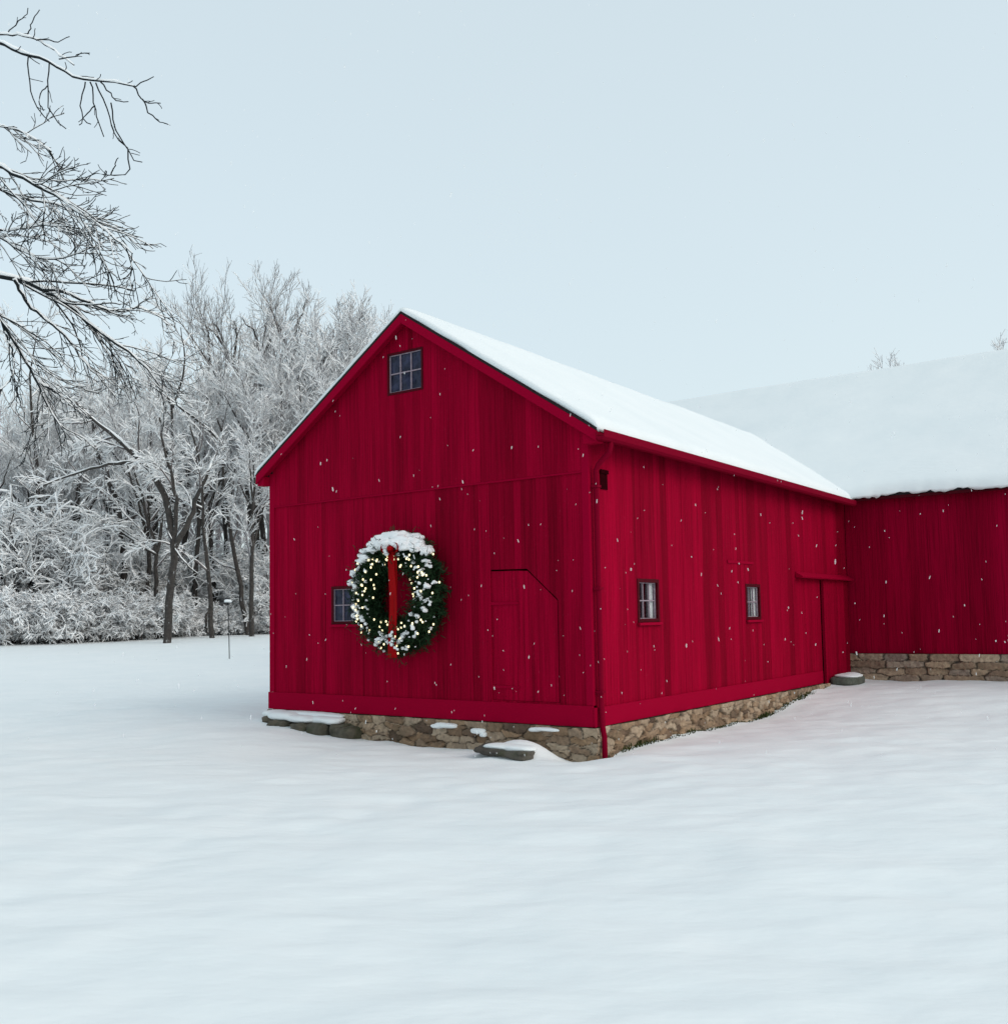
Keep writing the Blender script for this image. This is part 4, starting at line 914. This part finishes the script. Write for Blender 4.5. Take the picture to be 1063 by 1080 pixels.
P4, R4 = grow(np.concatenate([PH[:, ::2]]), RH[:, ::2], 3, rng, ang=(0.4, 0.9), ratio=(0.15, 0.3), n=4, trop=0.02, wob=0.2, t0=0.3, minr=0.0042, minlen=0.06, taper=0.8)
limb = link('limbs', mesh_np('limbs', *((lambda v: (v[0] - tb_, v[1]))(tubes(PL_, RL_, 7))), smooth=True), M_TWIGN, near)
V, Q = cat_vq([tubes(P1, R1, 4), tubes(P1b, R1b, 4), tubes(PH, RH, 4), tubes(P2, R2, 3), tubes(P3, R3, 3), tubes(P4, R4, 3)])
link('twigs', mesh_np('twigs', V - tb_, Q), M_TWIGN, near)
V, Q = cat_vq([snow_on(Pb_, Rb_, 0.01, 0.5, rng, 6), snow_on(PL_, RL_, 0.007, 0.8, rng, 6), snow_on(P1, R1, 0.0032, 0.6, rng, 4), snow_on(P2, R2, 0.0014, 0.4, rng, 3)])
link('snow_load', mesh_np('snow_load', V - tb_, Q, smooth=True), M_TWIGSNOW, near)

# ------------------------------------------------------------------ pole with a snow cap
pb_ = at(242, 692, 31); pb_[2] = ground_z(pb_[0], pb_[1])
pole = thing('feeder_pole', 'thin dark pole with a white snow capped plate in front of the wood', 'pole', pb_)
mb = MB(); mb.tube([(0, 0, -0.1), (-0.02, 0, 0.9), (-0.05, 0, 1.72)], 0.014, 8); mb.build('post', M_IRON, pole, smooth=True)
mb = MB(); mb.tube([(-0.05, 0, 1.72), (-0.05, 0, 1.75)], [0.10, 0.105], 16); mb.build('plate', M_IRON, pole)
snow_cap(pole, [((-0.05, 0, 1.79), (0.11, 0.11, 0.055))], 60)

# ------------------------------------------------------------------ moss along the side foundation
rm = np.random.default_rng(31); n = 1500
ly = rm.beta(1.6, 1.4, n) * 7.2 + 0.15; lx = rm.uniform(0.04, 0.16, n)
bw = np.array([loc2w(a, b) for a, b in zip(lx, ly)]); bw[:, 2] = ground_z(bw[:, 0], bw[:, 1]) - 0.01
hgt = rm.uniform(0.02, 0.075, n) * (0.5 + 0.8 * (noise2(ly * 2.2, ly * 0, 5) > -0.1)); d = norm(rm.normal(size=(n, 3)) * 0.5 + np.array([0, 0, 1.0])); wv = norm(np.cross(d, rm.normal(size=(n, 3)))) * 0.008
V = np.stack([bw - wv, bw + wv, bw + wv * 0.5 + d * hgt[:, None], bw - wv * 0.5 + d * hgt[:, None]], 1).reshape(-1, 3)
moss = link('moss_fringe', mesh_np('moss_fringe', V, np.arange(4 * n).reshape(-1, 4)), M_MOSS); moss['kind'] = 'stuff'
tag(moss, 'fringe of moss and grass along the foot of the side wall stones', 'moss')

# ------------------------------------------------------------------ falling snow
rf = np.random.default_rng(55); n = 1300; parts = []
for k in range(n):
    D = rf.uniform(4, 13) if k > 5 else rf.uniform(2.8, 4); px, py = rf.uniform(-150, 1200), rf.uniform(-80, 800); p = at(px, py, D)
    if p[2] < float(ground_z(p[0], p[1])) + 0.05: continue
    r = rf.uniform(0.0014, 0.0033); tl = rf.normal() * 0.2
    V = UR * np.array([r, r, r * rf.uniform(1.5, 4.5)]); V = V + np.outer(V[:, 2], [tl, 0, 0]); parts.append((V + p, URQ))
M_FLAKE, N_, L_, b_ = new_mat('loose_snowflake'); b_.inputs['Base Color'].default_value = (0.85, 0.87, 0.88, 1); b_.inputs['Roughness'].default_value = 0.9; b_.inputs['Alpha'].default_value = 0.33
fl = link('falling_snow', mesh_np('falling_snow', *cat_vq(parts)), M_FLAKE); fl['kind'] = 'stuff'; tag(fl, 'small white snowflakes falling through the air before the barns', 'snowflakes')
